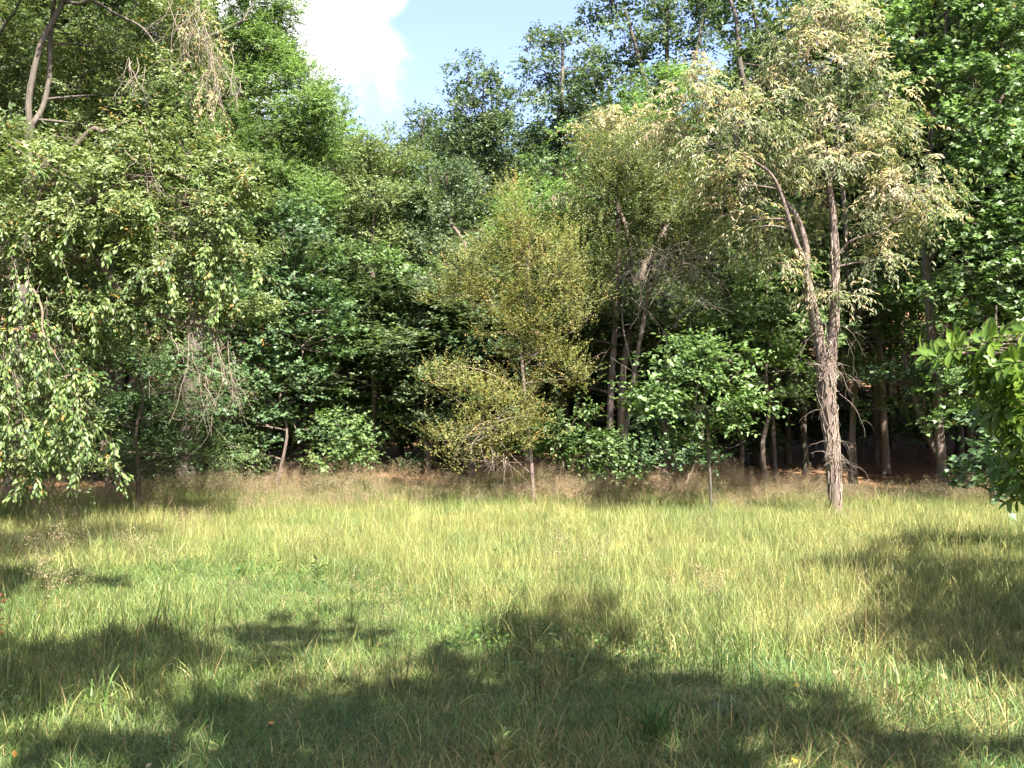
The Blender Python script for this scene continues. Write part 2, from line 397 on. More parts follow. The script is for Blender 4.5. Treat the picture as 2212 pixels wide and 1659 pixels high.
# ------------------------------------------------------------------ ground
def ground_material():
    m, nt, out = new_mat('meadow_soil_and_leaf_litter')
    N = nt.nodes.new
    ge = N('ShaderNodeNewGeometry'); sx = N('ShaderNodeSeparateXYZ'); nt.links.new(ge.outputs['Position'], sx.inputs[0])
    n1 = N('ShaderNodeTexNoise'); n1.inputs['Scale'].default_value = .6; n1.inputs['Detail'].default_value = 6
    nt.links.new(ge.outputs['Position'], n1.inputs['Vector'])
    n2 = N('ShaderNodeTexNoise'); n2.inputs['Scale'].default_value = 14; n2.inputs['Detail'].default_value = 8; n2.inputs['Roughness'].default_value = .7
    nt.links.new(ge.outputs['Position'], n2.inputs['Vector'])
    vo = N('ShaderNodeTexVoronoi'); vo.inputs['Scale'].default_value = 11
    nt.links.new(ge.outputs['Position'], vo.inputs['Vector'])
    r1 = N('ShaderNodeValToRGB')
    r1.color_ramp.elements[0].position = .3; r1.color_ramp.elements[0].color = (.05, .06, .022, 1)
    r1.color_ramp.elements[1].position = .75; r1.color_ramp.elements[1].color = (.14, .14, .06, 1)
    nt.links.new(n2.outputs['Fac'], r1.inputs['Fac'])
    r2 = N('ShaderNodeValToRGB')
    r2.color_ramp.elements[0].color = (.05, .03, .018, 1); r2.color_ramp.elements[1].color = (.24, .13, .065, 1)
    nt.links.new(vo.outputs['Color'], r2.inputs['Fac'])
    ma = N('ShaderNodeMath'); ma.operation = 'MULTIPLY_ADD'; ma.inputs[1].default_value = 3.0
    nt.links.new(n1.outputs['Fac'], ma.inputs[0]); nt.links.new(sx.outputs['Y'], ma.inputs[2])
    mr = N('ShaderNodeMapRange'); mr.inputs['From Min'].default_value = 24.0; mr.inputs['From Max'].default_value = 25.0
    nt.links.new(ma.outputs[0], mr.inputs['Value'])
    mx = N('ShaderNodeMixRGB'); nt.links.new(mr.outputs[0], mx.inputs['Fac'])
    nt.links.new(r1.outputs[0], mx.inputs['Color1']); nt.links.new(r2.outputs[0], mx.inputs['Color2'])
    pb = N('ShaderNodeBsdfPrincipled'); pb.inputs['Roughness'].default_value = .95; pb.inputs['Specular IOR Level'].default_value = .15
    nt.links.new(mx.outputs[0], pb.inputs['Base Color'])
    bu = N('ShaderNodeBump'); bu.inputs['Strength'].default_value = .7; bu.inputs['Distance'].default_value = .05
    nt.links.new(n2.outputs['Fac'], bu.inputs['Height']); nt.links.new(bu.outputs[0], pb.inputs['Normal'])
    nt.links.new(pb.outputs[0], out.inputs['Surface'])
    return m
xs = np.concatenate([np.linspace(-900, -45, 16), np.linspace(-40, 40, 121), np.linspace(45, 900, 16)])
ys = np.concatenate([np.linspace(-500, -22, 12), np.linspace(-20, 60, 121), np.linspace(64, 160, 20), np.linspace(180, 1500, 12)])
gx, gy = np.meshgrid(xs, ys)
gv = np.stack([gx, gy, ground(gx, gy)], -1).reshape(-1, 3)
nx, ny = len(xs), len(ys)
ii = (np.arange(ny - 1)[:, None] * nx + np.arange(nx - 1)[None]).ravel()
ga = Acc(); ga.add(gv, quads=np.stack([ii, ii + 1, ii + nx + 1, ii + nx], -1))
go = ga.build('ground', ground_material(), None, (0, 0, 0), True)
go['kind'] = 'structure'; go['label'] = 'grassy meadow ground rising into leaf litter under the wood'

# ------------------------------------------------------------------ single leaves and dead twigs
LEAF_VARIANTS = {}
def leaf_objects(root, origin, data, style, mat, pal, count):
    """the `count` leaves that show largest become parts of their own; the rest is handed back"""
    base, axis, nrm, L, W, col = data
    d = base - np.array([0, 0, CAM_H])
    v = d[:, 1] * math.cos(PITCH) + d[:, 2] * math.sin(PITCH)
    inside = (v > 1) & (np.abs(d[:, 0]) < .6 * v) & (np.abs(d[:, 2] * math.cos(PITCH) - d[:, 1] * math.sin(PITCH)) < .45 * v)
    facing = np.abs(np.sum(unit(np.cross(np.cross(axis, nrm), axis)) * unit(d), axis=1))
    score = np.where(inside, L / np.maximum(v, 1) * (.3 + facing), -1)
    order = np.argsort(-score)
    top, rest = order[:count], order[count:]
    key = (style, mat, tuple(pal[0][0]))
    if key not in LEAF_VARIANTS:
        ms = []
        for i in range(10):
            a = Acc()
            c = palette_colours(1, pal) * rng.uniform(.75, 1.25)
            add_leaves(a, np.zeros((1, 3)), np.array([[1., 0, 0]]), np.array([[0, 0, 1.]]), np.ones(1), np.ones(1) * np.median(W / L) * rng.uniform(.9, 1.1), style, c)
            ms.append(a.mesh('leaf', M[mat]))
        LEAF_VARIANTS[key] = ms
    ms = LEAF_VARIANTS[key]
    for i in top:
        o = bpy.data.objects.new('leaf', random.choice(ms)); C.objects.link(o); o.parent = root
        x = unit(axis[i]); y = unit(np.cross(nrm[i], x)); z = np.cross(x, y)
        m = np.eye(4); s = L[i]
        m[:3, 0], m[:3, 1], m[:3, 2], m[:3, 3] = x * s, y * s, z * s, base[i] - np.asarray(origin)
        o.matrix_local = Matrix(m.tolist())
    return rest
def wander(o, d, n, length, droop, jit, seg=7):
    d = unit(np.asarray(d, float) + rng.normal(size=(n, 3)) * jit)
    pts = [np.broadcast_to(o, (n, 3)).copy()]
    L = length * rng.uniform(.5, 1.2, n)[:, None] / (seg - 1)
    for k in range(seg - 1):
        d = unit(d + rng.normal(size=(n, 3)) * .22 + np.array([0, 0, -droop]))
        pts.append(pts[-1] + d * L)
    return np.stack(pts, 1)
def dead_twigs(acc, o, d, n, length, droop=.2, jit=.45, r=.007, sub=4, spread=.3):
    n = max(2, int(n * .6))
    o = np.asarray(o) + rng.normal(size=(n, 3)) * spread
    p = wander(o, d, n, length, droop, jit)
    tubes(acc, p, (r * rng.uniform(.7, 1.3, n))[:, None] * np.linspace(1, .35, 7)[None], 4)
    for k in range(sub):
        i = rng.integers(1, 6, n)
        s = p[np.arange(n), i]; dd = unit(p[np.arange(n), i] - p[np.arange(n), i - 1])
        q = wander(s, dd, n, length * .45, droop, .6, 5)
        tubes(acc, q, np.full((n, 1), r * .55) * np.linspace(1, .4, 5)[None], 3)

def fronds(root, origin, sk, KS, Lr, wr, pal, odd, odd_p, style, mat, hang, name, count, bark, r=.006):
    """leaves set along whole twigs sk (n, S, 3); the `count` that show largest are parts of their own"""
    ns, sg = sk.shape[:2]
    t_ = Acc(); tubes(t_, sk, np.full((ns, 1), r) * np.linspace(1, .4, sg)[None], 4); t_.build(name + '_twig', M[bark], root, origin, True, 'stuff')
    f_ = rng.random((ns, KS)) ** .8 * (sg - 1.001); i0 = f_.astype(int); fr = (f_ - i0)[..., None]; ai = np.arange(ns)[:, None]
    b_ = sk[ai, i0] * (1 - fr) + sk[ai, i0 + 1] * fr
    tn = unit(sk[ai, i0 + 1] - sk[ai, i0] + 1e-6)
    sd_ = sphere(ns * KS).reshape(ns, KS, 3)
    b_ = b_ + sd_ * rng.uniform(.0, .07, (ns, KS, 1)) * min(1, Lr[1] / .1)
    ax_ = unit(tn * .7 + sd_ * .75 + np.array([0, 0, hang]))
    nr_ = unit(sd_ * .6 + np.array([0, 0, 1.0]) + S * .35 + rng.normal(size=(ns, KS, 3)) * .35)
    m_ = ns * KS; L_ = rng.uniform(*Lr, m_)
    cl_ = palette_colours(m_, pal) * np.clip(rng.normal(1, .18, (m_, 1)), .5, 1.6) * np.repeat(np.clip(rng.normal(1, .15, (ns, 1)), .6, 1.4), KS, axis=0)
    od_ = rng.random(m_) < odd_p; cl_[od_] = odd
    dt_ = (b_.reshape(-1, 3), ax_.reshape(-1, 3), nr_.reshape(-1, 3), L_, L_ * wr * rng.uniform(.85, 1.15, m_), cl_)
    rs_ = leaf_objects(root, origin, dt_, style, mat, pal, count) if count else np.arange(m_)
    a_ = Acc(); add_leaves(a_, *[x_[rs_] for x_ in dt_[:5]], style, dt_[5][rs_]); a_.build(name + '_foliage', M[mat], root, origin, False, 'stuff')

# ------------------------------------------------------------------ the trees along the meadow's edge
# A: the lone tree in the grass
Y = 18.0
A_stems = [
    rooted((1806, 1110, Y, .165), (1802, 1040, Y, .16), (1797, 960, Y, .165), (1789, 880, Y, .185), (1785, 810, Y, .205), (1783, 762, Y, .20)),
    stem((1790, 800, Y, .12), (1798, 740, Y, .135), (1803, 640, Y, .115), (1803, 540, Y, .10), (1798, 450, Y, .085), (1786, 370, Y + .1, .072), (1772, 290, Y + .1, .06), (1742, 225, Y, .048), (1720, 185, Y, .04), (1742, 120, Y - .1, .028), (1796, 50, Y - .1, .012)),
    stem((1779, 810, Y, .12), (1768, 730, Y - .05, .135), (1752, 650, Y - .1, .115), (1741, 590, Y - .15, .10), (1742, 540, Y - .2, .085), (1722, 470, Y - .2, .065), (1690, 425, Y - .2, .05), (1645, 345, Y - .2, .035), (1610, 270, Y - .3, .02)),
    stem((1742, 575, Y - .15, .07), (1718, 520, Y - .4, .065), (1700, 460, Y - .5, .055), (1668, 380, Y - .6, .04), (1600, 330, Y - .7, .02)),
    stem((1803, 560, Y, .04), (1840, 520, Y - .2, .035), (1900, 500, Y - .4, .025), (1960, 455, Y - .5, .015)),
    stem((1722, 190, Y, .022), (1700, 160, Y, .018), (1680, 100, Y, .014), (1640, 40, Y - .1, .006)),
    stem((1690, 200, Y - .1, .018), (1660, 150, Y - .1, .014), (1600, 135, Y - .2, .006)),
]
A_blobs = [px(b[0], b[1], b[2] * .9, b[3] * .86, b[4]) for b in (
    (1785, 40, 75, 55, Y), (1728, 120, 70, 55, Y), (1850, 70, 45, 60, Y), (1790, 160, 90, 60, Y), (1880, 150, 40, 50, Y), (1690, 215, 60, 45, Y), (1525, 185, 70, 45, Y - .3), (1470, 235, 48, 38, Y - .3),
    (1600, 265, 90, 50, Y - .3), (1700, 300, 80, 55, Y), (1540, 310, 70, 50, Y - .4), (1450, 290, 34, 26, Y - .3), (1640, 390, 75, 50, Y + .1), (1570, 400, 55, 45, Y - .4), (1830, 270, 80, 55, Y), (1920, 225, 42, 34, Y),
    (1800, 350, 100, 50, Y - .3), (1890, 355, 80, 45, Y - .2), (1930, 310, 45, 34, Y), (2010, 365, 42, 28, Y - .3), (1955, 430, 80, 45, Y - .4), (2005, 480, 42, 28, Y - .4), (1880, 470, 75, 50, Y + .5), (1690, 490, 55, 45, Y + .8),
    (1640, 490, 55, 42, Y - .3), (1770, 450, 50, 45, Y + 1.0), (1900, 560, 55, 30, Y - .2), (1680, 570, 50, 40, Y - .2), (1820, 640, 45, 30, Y - .3), (1590, 480, 45, 36, Y))]
A = tree('drooping_leaf_tree', 'lone tree in the meadow with vine-covered forked trunk and tan tinged drooping leaves', 'tree', A_stems, A_blobs, 'sour', 'bark_pale', rs=.8)
vi = Acc()
ab = np.array(A_stems[0][0][:3])
A_stems = [[(x_, y_, z_, r_ * .8) for x_, y_, z_, r_ in q_] for q_ in A_stems]
pT = spline(A_stems[0], 60); pL = spline(A_stems[2], 60)[:26]; pR = spline(A_stems[1], 60)[:22]
for path, n, t0, t1 in ((pT, 46, .18, 1), (pL, 16, 0, 1), (pR, 14, 0, 1)):           # climbers hugging the bark
    for k in range(n):
        a0 = rng.uniform(t0, .75); a1 = min(t1, a0 + rng.uniform(.2, .6)); t = np.linspace(a0, a1, 16)
        i = np.clip((t * (len(path) - 1)).astype(int), 0, len(path) - 1)
        th = rng.uniform(0, 6.28) + np.cumsum(rng.normal(0, .28, 16)) + rng.normal(0, 1.2) * (t - a0)
        rr = path[i, 3] * (1.03 + .25 * rng.random() * np.abs(rng.normal(size=16)))
        p = path[i, :3] + np.stack([np.cos(th) * rr, np.sin(th) * rr, np.zeros(16)], 1)
        tubes(vi, p[None], np.full((1, 16), rng.uniform(.006, .016)), 4)
for (u, v, n, ln, dx) in ((1800, 985, 12, 1.0, 1), (1812, 1000, 5, 1.2, 1), (1785, 970, 6, .8, -1), (1770, 780, 5, 1.1, -1), (1805, 780, 5, 1.3, 1), (1812, 850, 7, 1.3, 1), (1780, 860, 5, 1.1, -1), (1765, 700, 6, 1.2, -1), (1812, 720, 8, 1.6, 1), (1798, 930, 8, .8, 1)):
    dead_twigs(vi, P(u, v, Y - .16), (dx * .7, -.3, -.1), max(2, int(n * .8)), ln * .75, .35, .75, .0045, 3, np.array([.04, .05, .22]))
dead_twigs(vi, P(1783, 795, Y - .22), (0, -.3, .1), 60, .42, .05, 1.3, .006, 1, .06)
dead_twigs(vi, P(1800, 985, Y - .2), (0, -.3, .05), 36, .36, .1, 1.3, .006, 1, .05)
vi.build('dead_vine', M['twig'], A, ab, True, 'stuff')

# B: the weeping tree leaning in over the meadow
Y = 15.6
B_stems = [
    rooted((-150, 1110, 16.2, .30), (-130, 900, 16.2, .28), (-70, 700, 16, .25), (-8, 580, 15.8, .22), (30, 480, 15.8, .18), (75, 400, 15.6, .13), (120, 330, 15.4, .07)),
    stem((-20, 600, 15.8, .12), (60, 560, 15.6, .11), (110, 500, 15.4, .09), (190, 440, 15, .07), (290, 385, 14.8, .05), (345, 380, 14.8, .045), (440, 350, 14.8, .025), (540, 345, 14.7, .012)),
    stem((-10, 620, 15.8, .12), (110, 570, 15.4, .10), (201, 560, 15.1, .085), (240, 600, 15, .07), (266, 639, 14.9, .06), (320, 668, 14.8, .05), (360, 686, 14.8, .042), (432, 704, 14.7, .03), (480, 720, 14.7, .012)),
    stem((-60, 690, 16, .05), (10, 620, 15.2, .035), (60, 615, 14.6, .028), (90, 665, 14.2, .02), (94, 720, 14, .016), (140, 800, 13.9, .007)),
    stem((20, 520, 15.8, .1), (180, 300, 15.2, .06), (230, 285, 15, .045), (300, 260, 15, .02), (330, 330, 14.8, .01)),
]
B_blobs = [px(*b) for b in (
    (40, 350, 70, 55, Y), (110, 390, 90, 55, Y - .6), (20, 440, 70, 60, Y - .4), (230, 330, 80, 40, Y - .5), (310, 300, 75, 45, Y - .5), (400, 330, 75, 45, Y - .6), (210, 420, 100, 60, Y - .8), (330, 410, 95, 60, Y - .8), (450, 390, 75, 45, Y - .8), (545, 425, 55, 20, Y - .8),
    (120, 480, 90, 55, Y - .9), (250, 510, 100, 60, Y - .9), (380, 500, 95, 60, Y - .9), (480, 480, 50, 50, Y - .9), (60, 560, 70, 50, Y - .6), (180, 570, 80, 50, Y - .6), (320, 600, 90, 50, Y - .8), (430, 600, 75, 50, Y - .9), (500, 580, 40, 45, Y - .8), (470, 660, 60, 35, Y - .9), (530, 690, 60, 10, Y - .8), (230, 650, 80, 45, Y - .3), (120, 650, 70, 50, Y - .3), (350, 690, 70, 34, Y - .6), (50, 700, 60, 45, Y - .2), (130, 740, 55, 50, Y - .2), (50, 800, 60, 55, Y - .3), (130, 840, 45, 50, Y - .3), (50, 900, 60, 50, Y - .4), (120, 930, 45, 45, Y - .4), (40, 1000, 60, 40, Y - .5), (120, 1020, 45, 30, Y - .5), (210, 760, 40, 40, Y), (-40, 750, 60, 80, Y), (-40, 920, 60, 80, Y - .2))]
B = tree('weeping_tree', 'large weeping tree with olive leaves trailing to the grass and a leaning brown trunk', 'tree', B_stems, B_blobs, 'cherry', 'bark')
bb = np.array(B_stems[0][0][:3])
# trailing strands of leaves, in bunches
sk = []
for (u, v, Ys, n_, ln_, wd) in ((0, 570, 14.8, 5, 1.5, .5), (60, 600, 14.6, 5, 1.6, .5), (30, 690, 14.3, 6, 1.5, .22), (100, 660, 14.5, 5, 1.2, .3), (10, 800, 14.3, 5, 1.6, .3), (70, 770, 14.0, 8, 1.4, .2), (120, 800, 13.9, 7, 1.3, .16), (160, 880, 13.8, 9, 1.0, .16), (60, 900, 14.1, 7, 1.2, .25),
                                (100, 960, 14.2, 5, .8, .25), (-60, 700, 14.6, 8, 2.2, .6), (-60, 880, 14.6, 8, 1.6, .6), (200, 680, 14.7, 5, 1.0, .3), (260, 650, 14.7, 5, .9, .35), (330, 560, 14.4, 6, .8, .5), (430, 560, 14.3, 7, .9, .45), (500, 530, 14.3, 6, .9, .3), (490, 640, 14.4, 5, .8, .25), (200, 500, 14.3, 6, .8, .6), (100, 420, 14.4, 6, .8, .6), (400, 420, 14.2, 6, .7, .5), (20, 960, 14.6, 6, 1.0, .5), (170, 960, 14.2, 5, .6, .25)):
    o_ = P(u, v, Ys) + rng.normal(size=(n_, 3)) * np.array([wd, .35, .25])
    pth = wander(o_, np.array([.25, -.15, -.7]) + rng.normal(size=(n_, 3)) * .45, n_, ln_, .2, .2, 9)
    pth[..., 2] = np.maximum(pth[..., 2], ground(pth[..., 0], pth[..., 1]) + .12)
    sk.append(pth)
fronds(B, bb, np.concatenate(sk), 52, (.075, .125), .46, SP['weep']['pal'], (.36, .21, .06), .03, 'oval', 'gloss', -.45, 'trailing', 300, 'bark')
tw = Acc()
for (u, v, n, ln, d) in ((430, 705, 11, 1.7, (.25, 0, -.9)), (465, 735, 12, 1.6, (.3, 0, -.9)), (380, 690, 6, 1.3, (-.05, 0, -1)), (470, 830, 9, .9, (.45, 0, -.7)), (330, 670, 3, 1.0, (0, 0, -1)), (300, 380, 14, .8, (.2, -.2, -.5)), (330, 480, 12, 1.0, (.5, -.3, -.2)), (90, 690, 5, .8, (.2, -.2, -.6)), (40, 600, 6, .9, (.2, -.2, -.2)), (40, 300, 6, 1.4, (.9, -.2, .1)), (380, 420, 10, 1.0, (.8, 0, .0))):
    dead_twigs(tw, P(u, v, 14.6), d, n, ln, .12, .35, .006, 4, .14)
tw.build('dead_twig', M['twig'], B, bb, True, 'stuff')

# C: forked tree with pale bark behind the weeping tree
Y = 20.0
C_stems = [
    rooted((20, 1080, Y, .24), (40, 800, Y, .21), (55, 500, Y, .19), (60, 330, Y, .175), (66, 262, Y, .17)),
    stem((64, 275, Y, .12), (62, 220, Y, .115), (72, 160, Y, .11), (90, 90, Y, .105), (118, 40, Y, .10), (140, -10, Y, .10), (150, -90, Y, .08), (170, -190, Y, .04)),
    stem((70, 268, Y, .10), (92, 232, Y + .2, .095), (106, 170, Y + .3, .09), (108, 90, Y + .3, .088), (116, 0, Y + .4, .085), (112, -110, Y + .4, .06), (100, -220, Y + .4, .03)),
    stem((140, 2, Y, .075), (170, 8, Y - .3, .065), (200, 2, Y - .5, .06), (255, 32, Y - .8, .05), (305, 58, Y - 1, .04), (335, 95, Y - 1.1, .032), (342, 118, Y - 1.1, .024), (380, 160, Y - 1.2, .012)),
    stem((-60, 200, Y + 1, .07), (0, 70, Y + .6, .06), (35, 20, Y + .4, .05), (60, -40, Y + .3, .03)),
]
C_blobs = [px(*b) for b in (
    (40, -30, 120, 60, Y), (200, -60, 140, 60, Y), (340, -40, 100, 60, Y - .6), (20, 60, 60, 50, Y + 1.2), (160, 90, 90, 70, Y + 1.6), (260, 120, 80, 70, Y + 1.2), (350, 90, 80, 70, Y), (190, 200, 90, 60, Y + 1.4), (20, 180, 70, 60, Y + 1.6), (310, 210, 70, 60, Y + .6), (30, 280, 60, 40, Y + 1.4), (150, 300, 90, 50, Y + 1.4), (260, 280, 80, 50, Y + 1), (400, 160, 45, 70, Y - .8), (420, 60, 45, 60, Y - .8))]
Ct = tree('forked_tree', 'tall tree with pale forked trunk and arching bough above the weeping tree', 'tree', C_stems, C_blobs, 'cherry', 'bark_dark', rs=.62)
tw = Acc()
for (u, v, n, ln) in ((410, -10, 18, 1.6), (430, 40, 22, 1.6), (455, 110, 22, 1.5), (470, 180, 14, 1.2), (300, 130, 10, 1.2)):
    dead_twigs(tw, P(u, v, Y - 1.6), (.15, -.1, -1), n, ln, .15, .3, .0065, 4, .18)
tw.build('dead_twig', M['twig'], Ct, np.array(C_stems[0][0][:3]), True, 'stuff')
wl_ = Acc()
wilt = species(style='kite', L=.12, W=.04, K=8, spray=.35, droop=1.1, hang=.6, cs=.25, lai=.55, flat=1.1, pal=[((.30, .20, .10), 2), ((.26, .19, .09), 2), ((.12, .13, .05), 3)], mat='thin')
for (u, v, ru, rv) in ((415, 60, 16, 36), (450, 90, 18, 40), (440, 160, 16, 36), (465, 230, 14, 36)):
    c_, R_, d_ = px(u, v, ru, rv, Y - 1.7)
    foliage(wl_, wilt, c_, R_, None, None, .9, -1)
wl_.build('wilted_foliage', M['thin'], Ct, np.array(C_stems[0][0][:3]), False, 'stuff')

def simple(name, label, sp, base, top, blobs, r=.1, bark='bark', lean=0, cat='tree', group=None, extra=()):
    """a tree given by its foot (u, Y), the top of its trunk (u, v) and its crown lobes"""
    u0, Y0 = base
    p0 = P(u0, 1050, Y0); g = float(ground(p0[0], Y0))
    pt = P(top[0], top[1], Y0)
    ps = [(p0[0], Y0, g - .15, r * 1.3), (p0[0], Y0, g + .3, r * 1.05)]
    for f in (.3, .5, .7, .85, 1.0):
        q = np.array([p0[0], Y0, g]) * (1 - f) + pt * f
        w = (1 - abs(2 * f - 1)) * .05 * (pt[2] - g)
        ps.append((q[0] + rng.normal() * w + lean * w, q[1] + rng.normal() * w, q[2], r * (1.05 - .85 * f)))
    return tree(name, label, cat, [ps] + [stem(*e) for e in extra], [px(*b[:4], b[4] if len(b) > 4 else Y0, *b[5:]) for b in blobs], sp, bark, group)

simple('ash_tree', 'tall bright green tree rising to the sky beside the forked tree', 'ash', (400, 25), (430, -60),
       [(470, -40, 90, 70), (570, -20, 60, 60), (575, 40, 55, 50), (615, 130, 50, 55), (655, 200, 50, 45), (700, 270, 42, 36), (540, 100, 70, 60), (590, 110, 48, 55), (470, 90, 60, 60), (610, 190, 70, 55), (530, 200, 80, 60), (660, 250, 60, 50), (580, 290, 90, 60), (690, 300, 45, 40), (650, 350, 80, 55), (480, 310, 80, 60), (560, 390, 90, 55), (430, 230, 50, 60), (640, 430, 70, 50), (390, 40, 50, 80)], .3, 'bark_dark',
       extra=(((400, 330, 25, .15), (440, 110, 24.6, .1), (480, 70, 24.4, .07), (525, 45, 24.2, .04)),))
simple('olive_green_tree', 'rounded olive green tree next to the tall bright one, sky above', 'yellowgreen', (800, 27.5), (800, 330),
       [(765, 335, 50, 45), (830, 335, 60, 42), (880, 370, 40, 40), (740, 400, 60, 55), (810, 420, 75, 60), (870, 450, 50, 50), (730, 480, 60, 50), (800, 510, 75, 55), (860, 530, 55, 45)], .2)
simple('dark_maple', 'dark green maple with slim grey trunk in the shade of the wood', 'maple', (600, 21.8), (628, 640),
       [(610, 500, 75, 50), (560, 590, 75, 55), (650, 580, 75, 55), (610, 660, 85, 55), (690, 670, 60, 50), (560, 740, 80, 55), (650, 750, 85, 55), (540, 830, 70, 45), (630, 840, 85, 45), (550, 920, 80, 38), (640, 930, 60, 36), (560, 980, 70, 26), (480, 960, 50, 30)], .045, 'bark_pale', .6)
simple('sunlit_maple', 'layered light green maple catching the sun beside the dark maple', 'maple_light', (800, 24), (790, 600),
       [(770, 580, 60, 50), (850, 600, 55, 45), (740, 660, 55, 50), (810, 670, 75, 50), (760, 750, 75, 50), (850, 740, 60, 45), (720, 820, 60, 45), (800, 830, 80, 45), (760, 890, 60, 34), (850, 890, 50, 34)], .1)
simple('maple_sapling', 'bright green maple sapling low at the edge of the grass', 'maple_light', (748, 21.2), (745, 930),
       [(740, 925, 55, 26), (715, 970, 45, 26), (775, 975, 48, 24), (700, 1018, 36, 18), (760, 1005, 36, 16)], .03, cat='sapling')
simple('blue_green_tree', 'bluish green tree standing below the far oaks', 'bluegreen', (960, 27.5), (965, 380),
       [(955, 390, 65, 50), (1010, 420, 48, 48), (915, 460, 55, 48), (975, 490, 70, 50), (930, 550, 70, 45), (1010, 560, 55, 48)], .15)
simple('silvery_tree', 'silvery green layered tree left of the golden tree', 'bluegreen', (925, 23.5), (930, 640),
       [(940, 620, 55, 40), (890, 670, 55, 42), (960, 690, 60, 42), (900, 740, 65, 42), (870, 800, 50, 34), (950, 800, 60, 38), (905, 870, 70, 34), (880, 930, 55, 26), (950, 900, 50, 30), (880, 1010, 30, 20)], .08)

simple('far_oak', 'far oak with open rounded crown standing highest against the pale sky', 'oak', (1040, 42), (1045, 180),
       [(1010, 175, 52, 42), (985, 235, 40, 45), (1055, 225, 55, 45), (1110, 240, 45, 42), (1000, 300, 60, 48), (1080, 310, 65, 48), (1140, 310, 40, 40), (1030, 375, 70, 45), (1110, 385, 60, 45), (1000, 430, 50, 40), (1070, 450, 60, 45), (1130, 440, 50, 40)], .17, 'bark_dark')
simple('far_oak', 'small far oak beside the rounded one, lowest of the far oaks', 'oak', (910, 47), (910, 250),
       [(908, 255, 24, 30), (925, 300, 38, 34), (885, 320, 34, 26), (915, 345, 45, 32), (870, 350, 30, 26)], .2, 'bark_dark')
simple('far_oak', 'far oak with a narrow jagged crown edge against the sky', 'oak', (1230, 37), (1215, 90),
       [(1180, 90, 36, 36), (1235, 95, 40, 36), (1170, 160, 34, 36), (1225, 165, 55, 45), (1275, 150, 40, 50), (1200, 235, 60, 45), (1265, 240, 60, 50), (1250, 310, 70, 45), (1180, 300, 45, 40)], .26, 'bark_dark')
simple('far_oak', 'tall far oak with dark boughs showing through its open crown', 'oak', (1440, 33), (1440, 20),
       [(1320, 30, 45, 55), (1390, 0, 60, 50), (1460, 20, 60, 55), (1350, 110, 60, 50), (1440, 110, 65, 55), (1520, 60, 55, 60), (1310, 170, 48, 42), (1390, 200, 70, 45), (1490, 180, 60, 50), (1330, 250, 60, 40)], .3, 'bark_dark',
       extra=(((1440, 330, 33, .16), (1400, 200, 32.6, .11), (1370, 90, 32.4, .07), (1350, 20, 32.3, .04)), ((1445, 260, 33, .13), (1500, 130, 32.6, .09), (1520, 20, 32.4, .05))))
simple('far_oak', 'far oak with bare dark stems behind the lone tan tree', 'oak', (1640, 30), (1620, -20),
       [(1590, 20, 55, 60), (1650, -10, 60, 50), (1720, 20, 55, 60), (1580, 110, 45, 50), (1650, 110, 50, 60), (1720, 120, 50, 60), (1620, 220, 60, 50), (1560, 210, 40, 40), (1700, 220, 50, 45)], .28, 'bark_dark',
       extra=(((1640, 300, 30, .14), (1600, 150, 29.5, .1), (1590, 40, 29.4, .07), (1560, -40, 29.4, .05)), ((1645, 290, 30, .13), (1690, 160, 29.6, .09), (1720, 40, 29.4, .06))))
simple('bright_tree', 'bright yellow green tree top between the oaks and the lone tan tree', 'bright', (1430, 27), (1430, 230),
       [(1430, 190, 50, 36), (1385, 225, 50, 32), (1460, 245, 50, 40), (1410, 280, 60, 36)], .14)
simple('light_maple', 'fresh green maple below the jagged oak', 'maple_light', (1215, 25.5), (1215, 340),
       [(1220, 310, 42, 36), (1195, 365, 50, 34), (1250, 370, 45, 36), (1190, 420, 60, 34), (1250, 440, 50, 36)], .12)
simple('bright_tree', 'bright green small tree just above the golden tree', 'bright', (1140, 23.5), (1150, 440),
       [(1150, 430, 50, 32), (1110, 470, 48, 32), (1205, 460, 45, 36), (1160, 500, 60, 34), (1080, 520, 40, 34)], .1)
simple('tan_topped_tree', 'low tan topped tree with drooping leaves beside the lone tree', 'sour', (1340, 23), (1345, 290),
       [(1320, 275, 50, 28), (1375, 270, 50, 28), (1290, 310, 40, 26), (1345, 320, 70, 34), (1410, 315, 45, 28), (1230, 430, 45, 28)], .12)

# I: golden feathery tree
Y = 19.5
I_st = [rooted((1152, 1050, Y, .06), (1145, 970, Y, .055), (1137, 880, Y, .052), (1128, 790, Y, .05), (1122, 690, Y, .036), (1118, 570, Y, .024), (1112, 450, Y, .010)),
        stem((1137, 880, Y, .03), (1095, 830, Y - .2, .024), (1040, 800, Y - .4, .018), (980, 790, Y - .5, .008)),
        stem((1145, 960, Y, .03), (1100, 935, Y - .3, .026), (1040, 925, Y - .5, .018), (1000, 945, Y - .6, .01), (960, 960, Y - .7, .006)),
        stem((1128, 800, Y, .026), (1165, 760, Y - .3, .02), (1230, 720, Y - .5, .012), (1270, 690, Y - .5, .006)),
        stem((1120, 700, Y, .02), (1060, 640, Y - .3, .014), (1000, 590, Y - .4, .008), (960, 570, Y - .4, .004)),
        stem((1143, 1020, Y - .3, .018), (1110, 990, Y - .5, .014), (1070, 940, Y - .6, .009))]
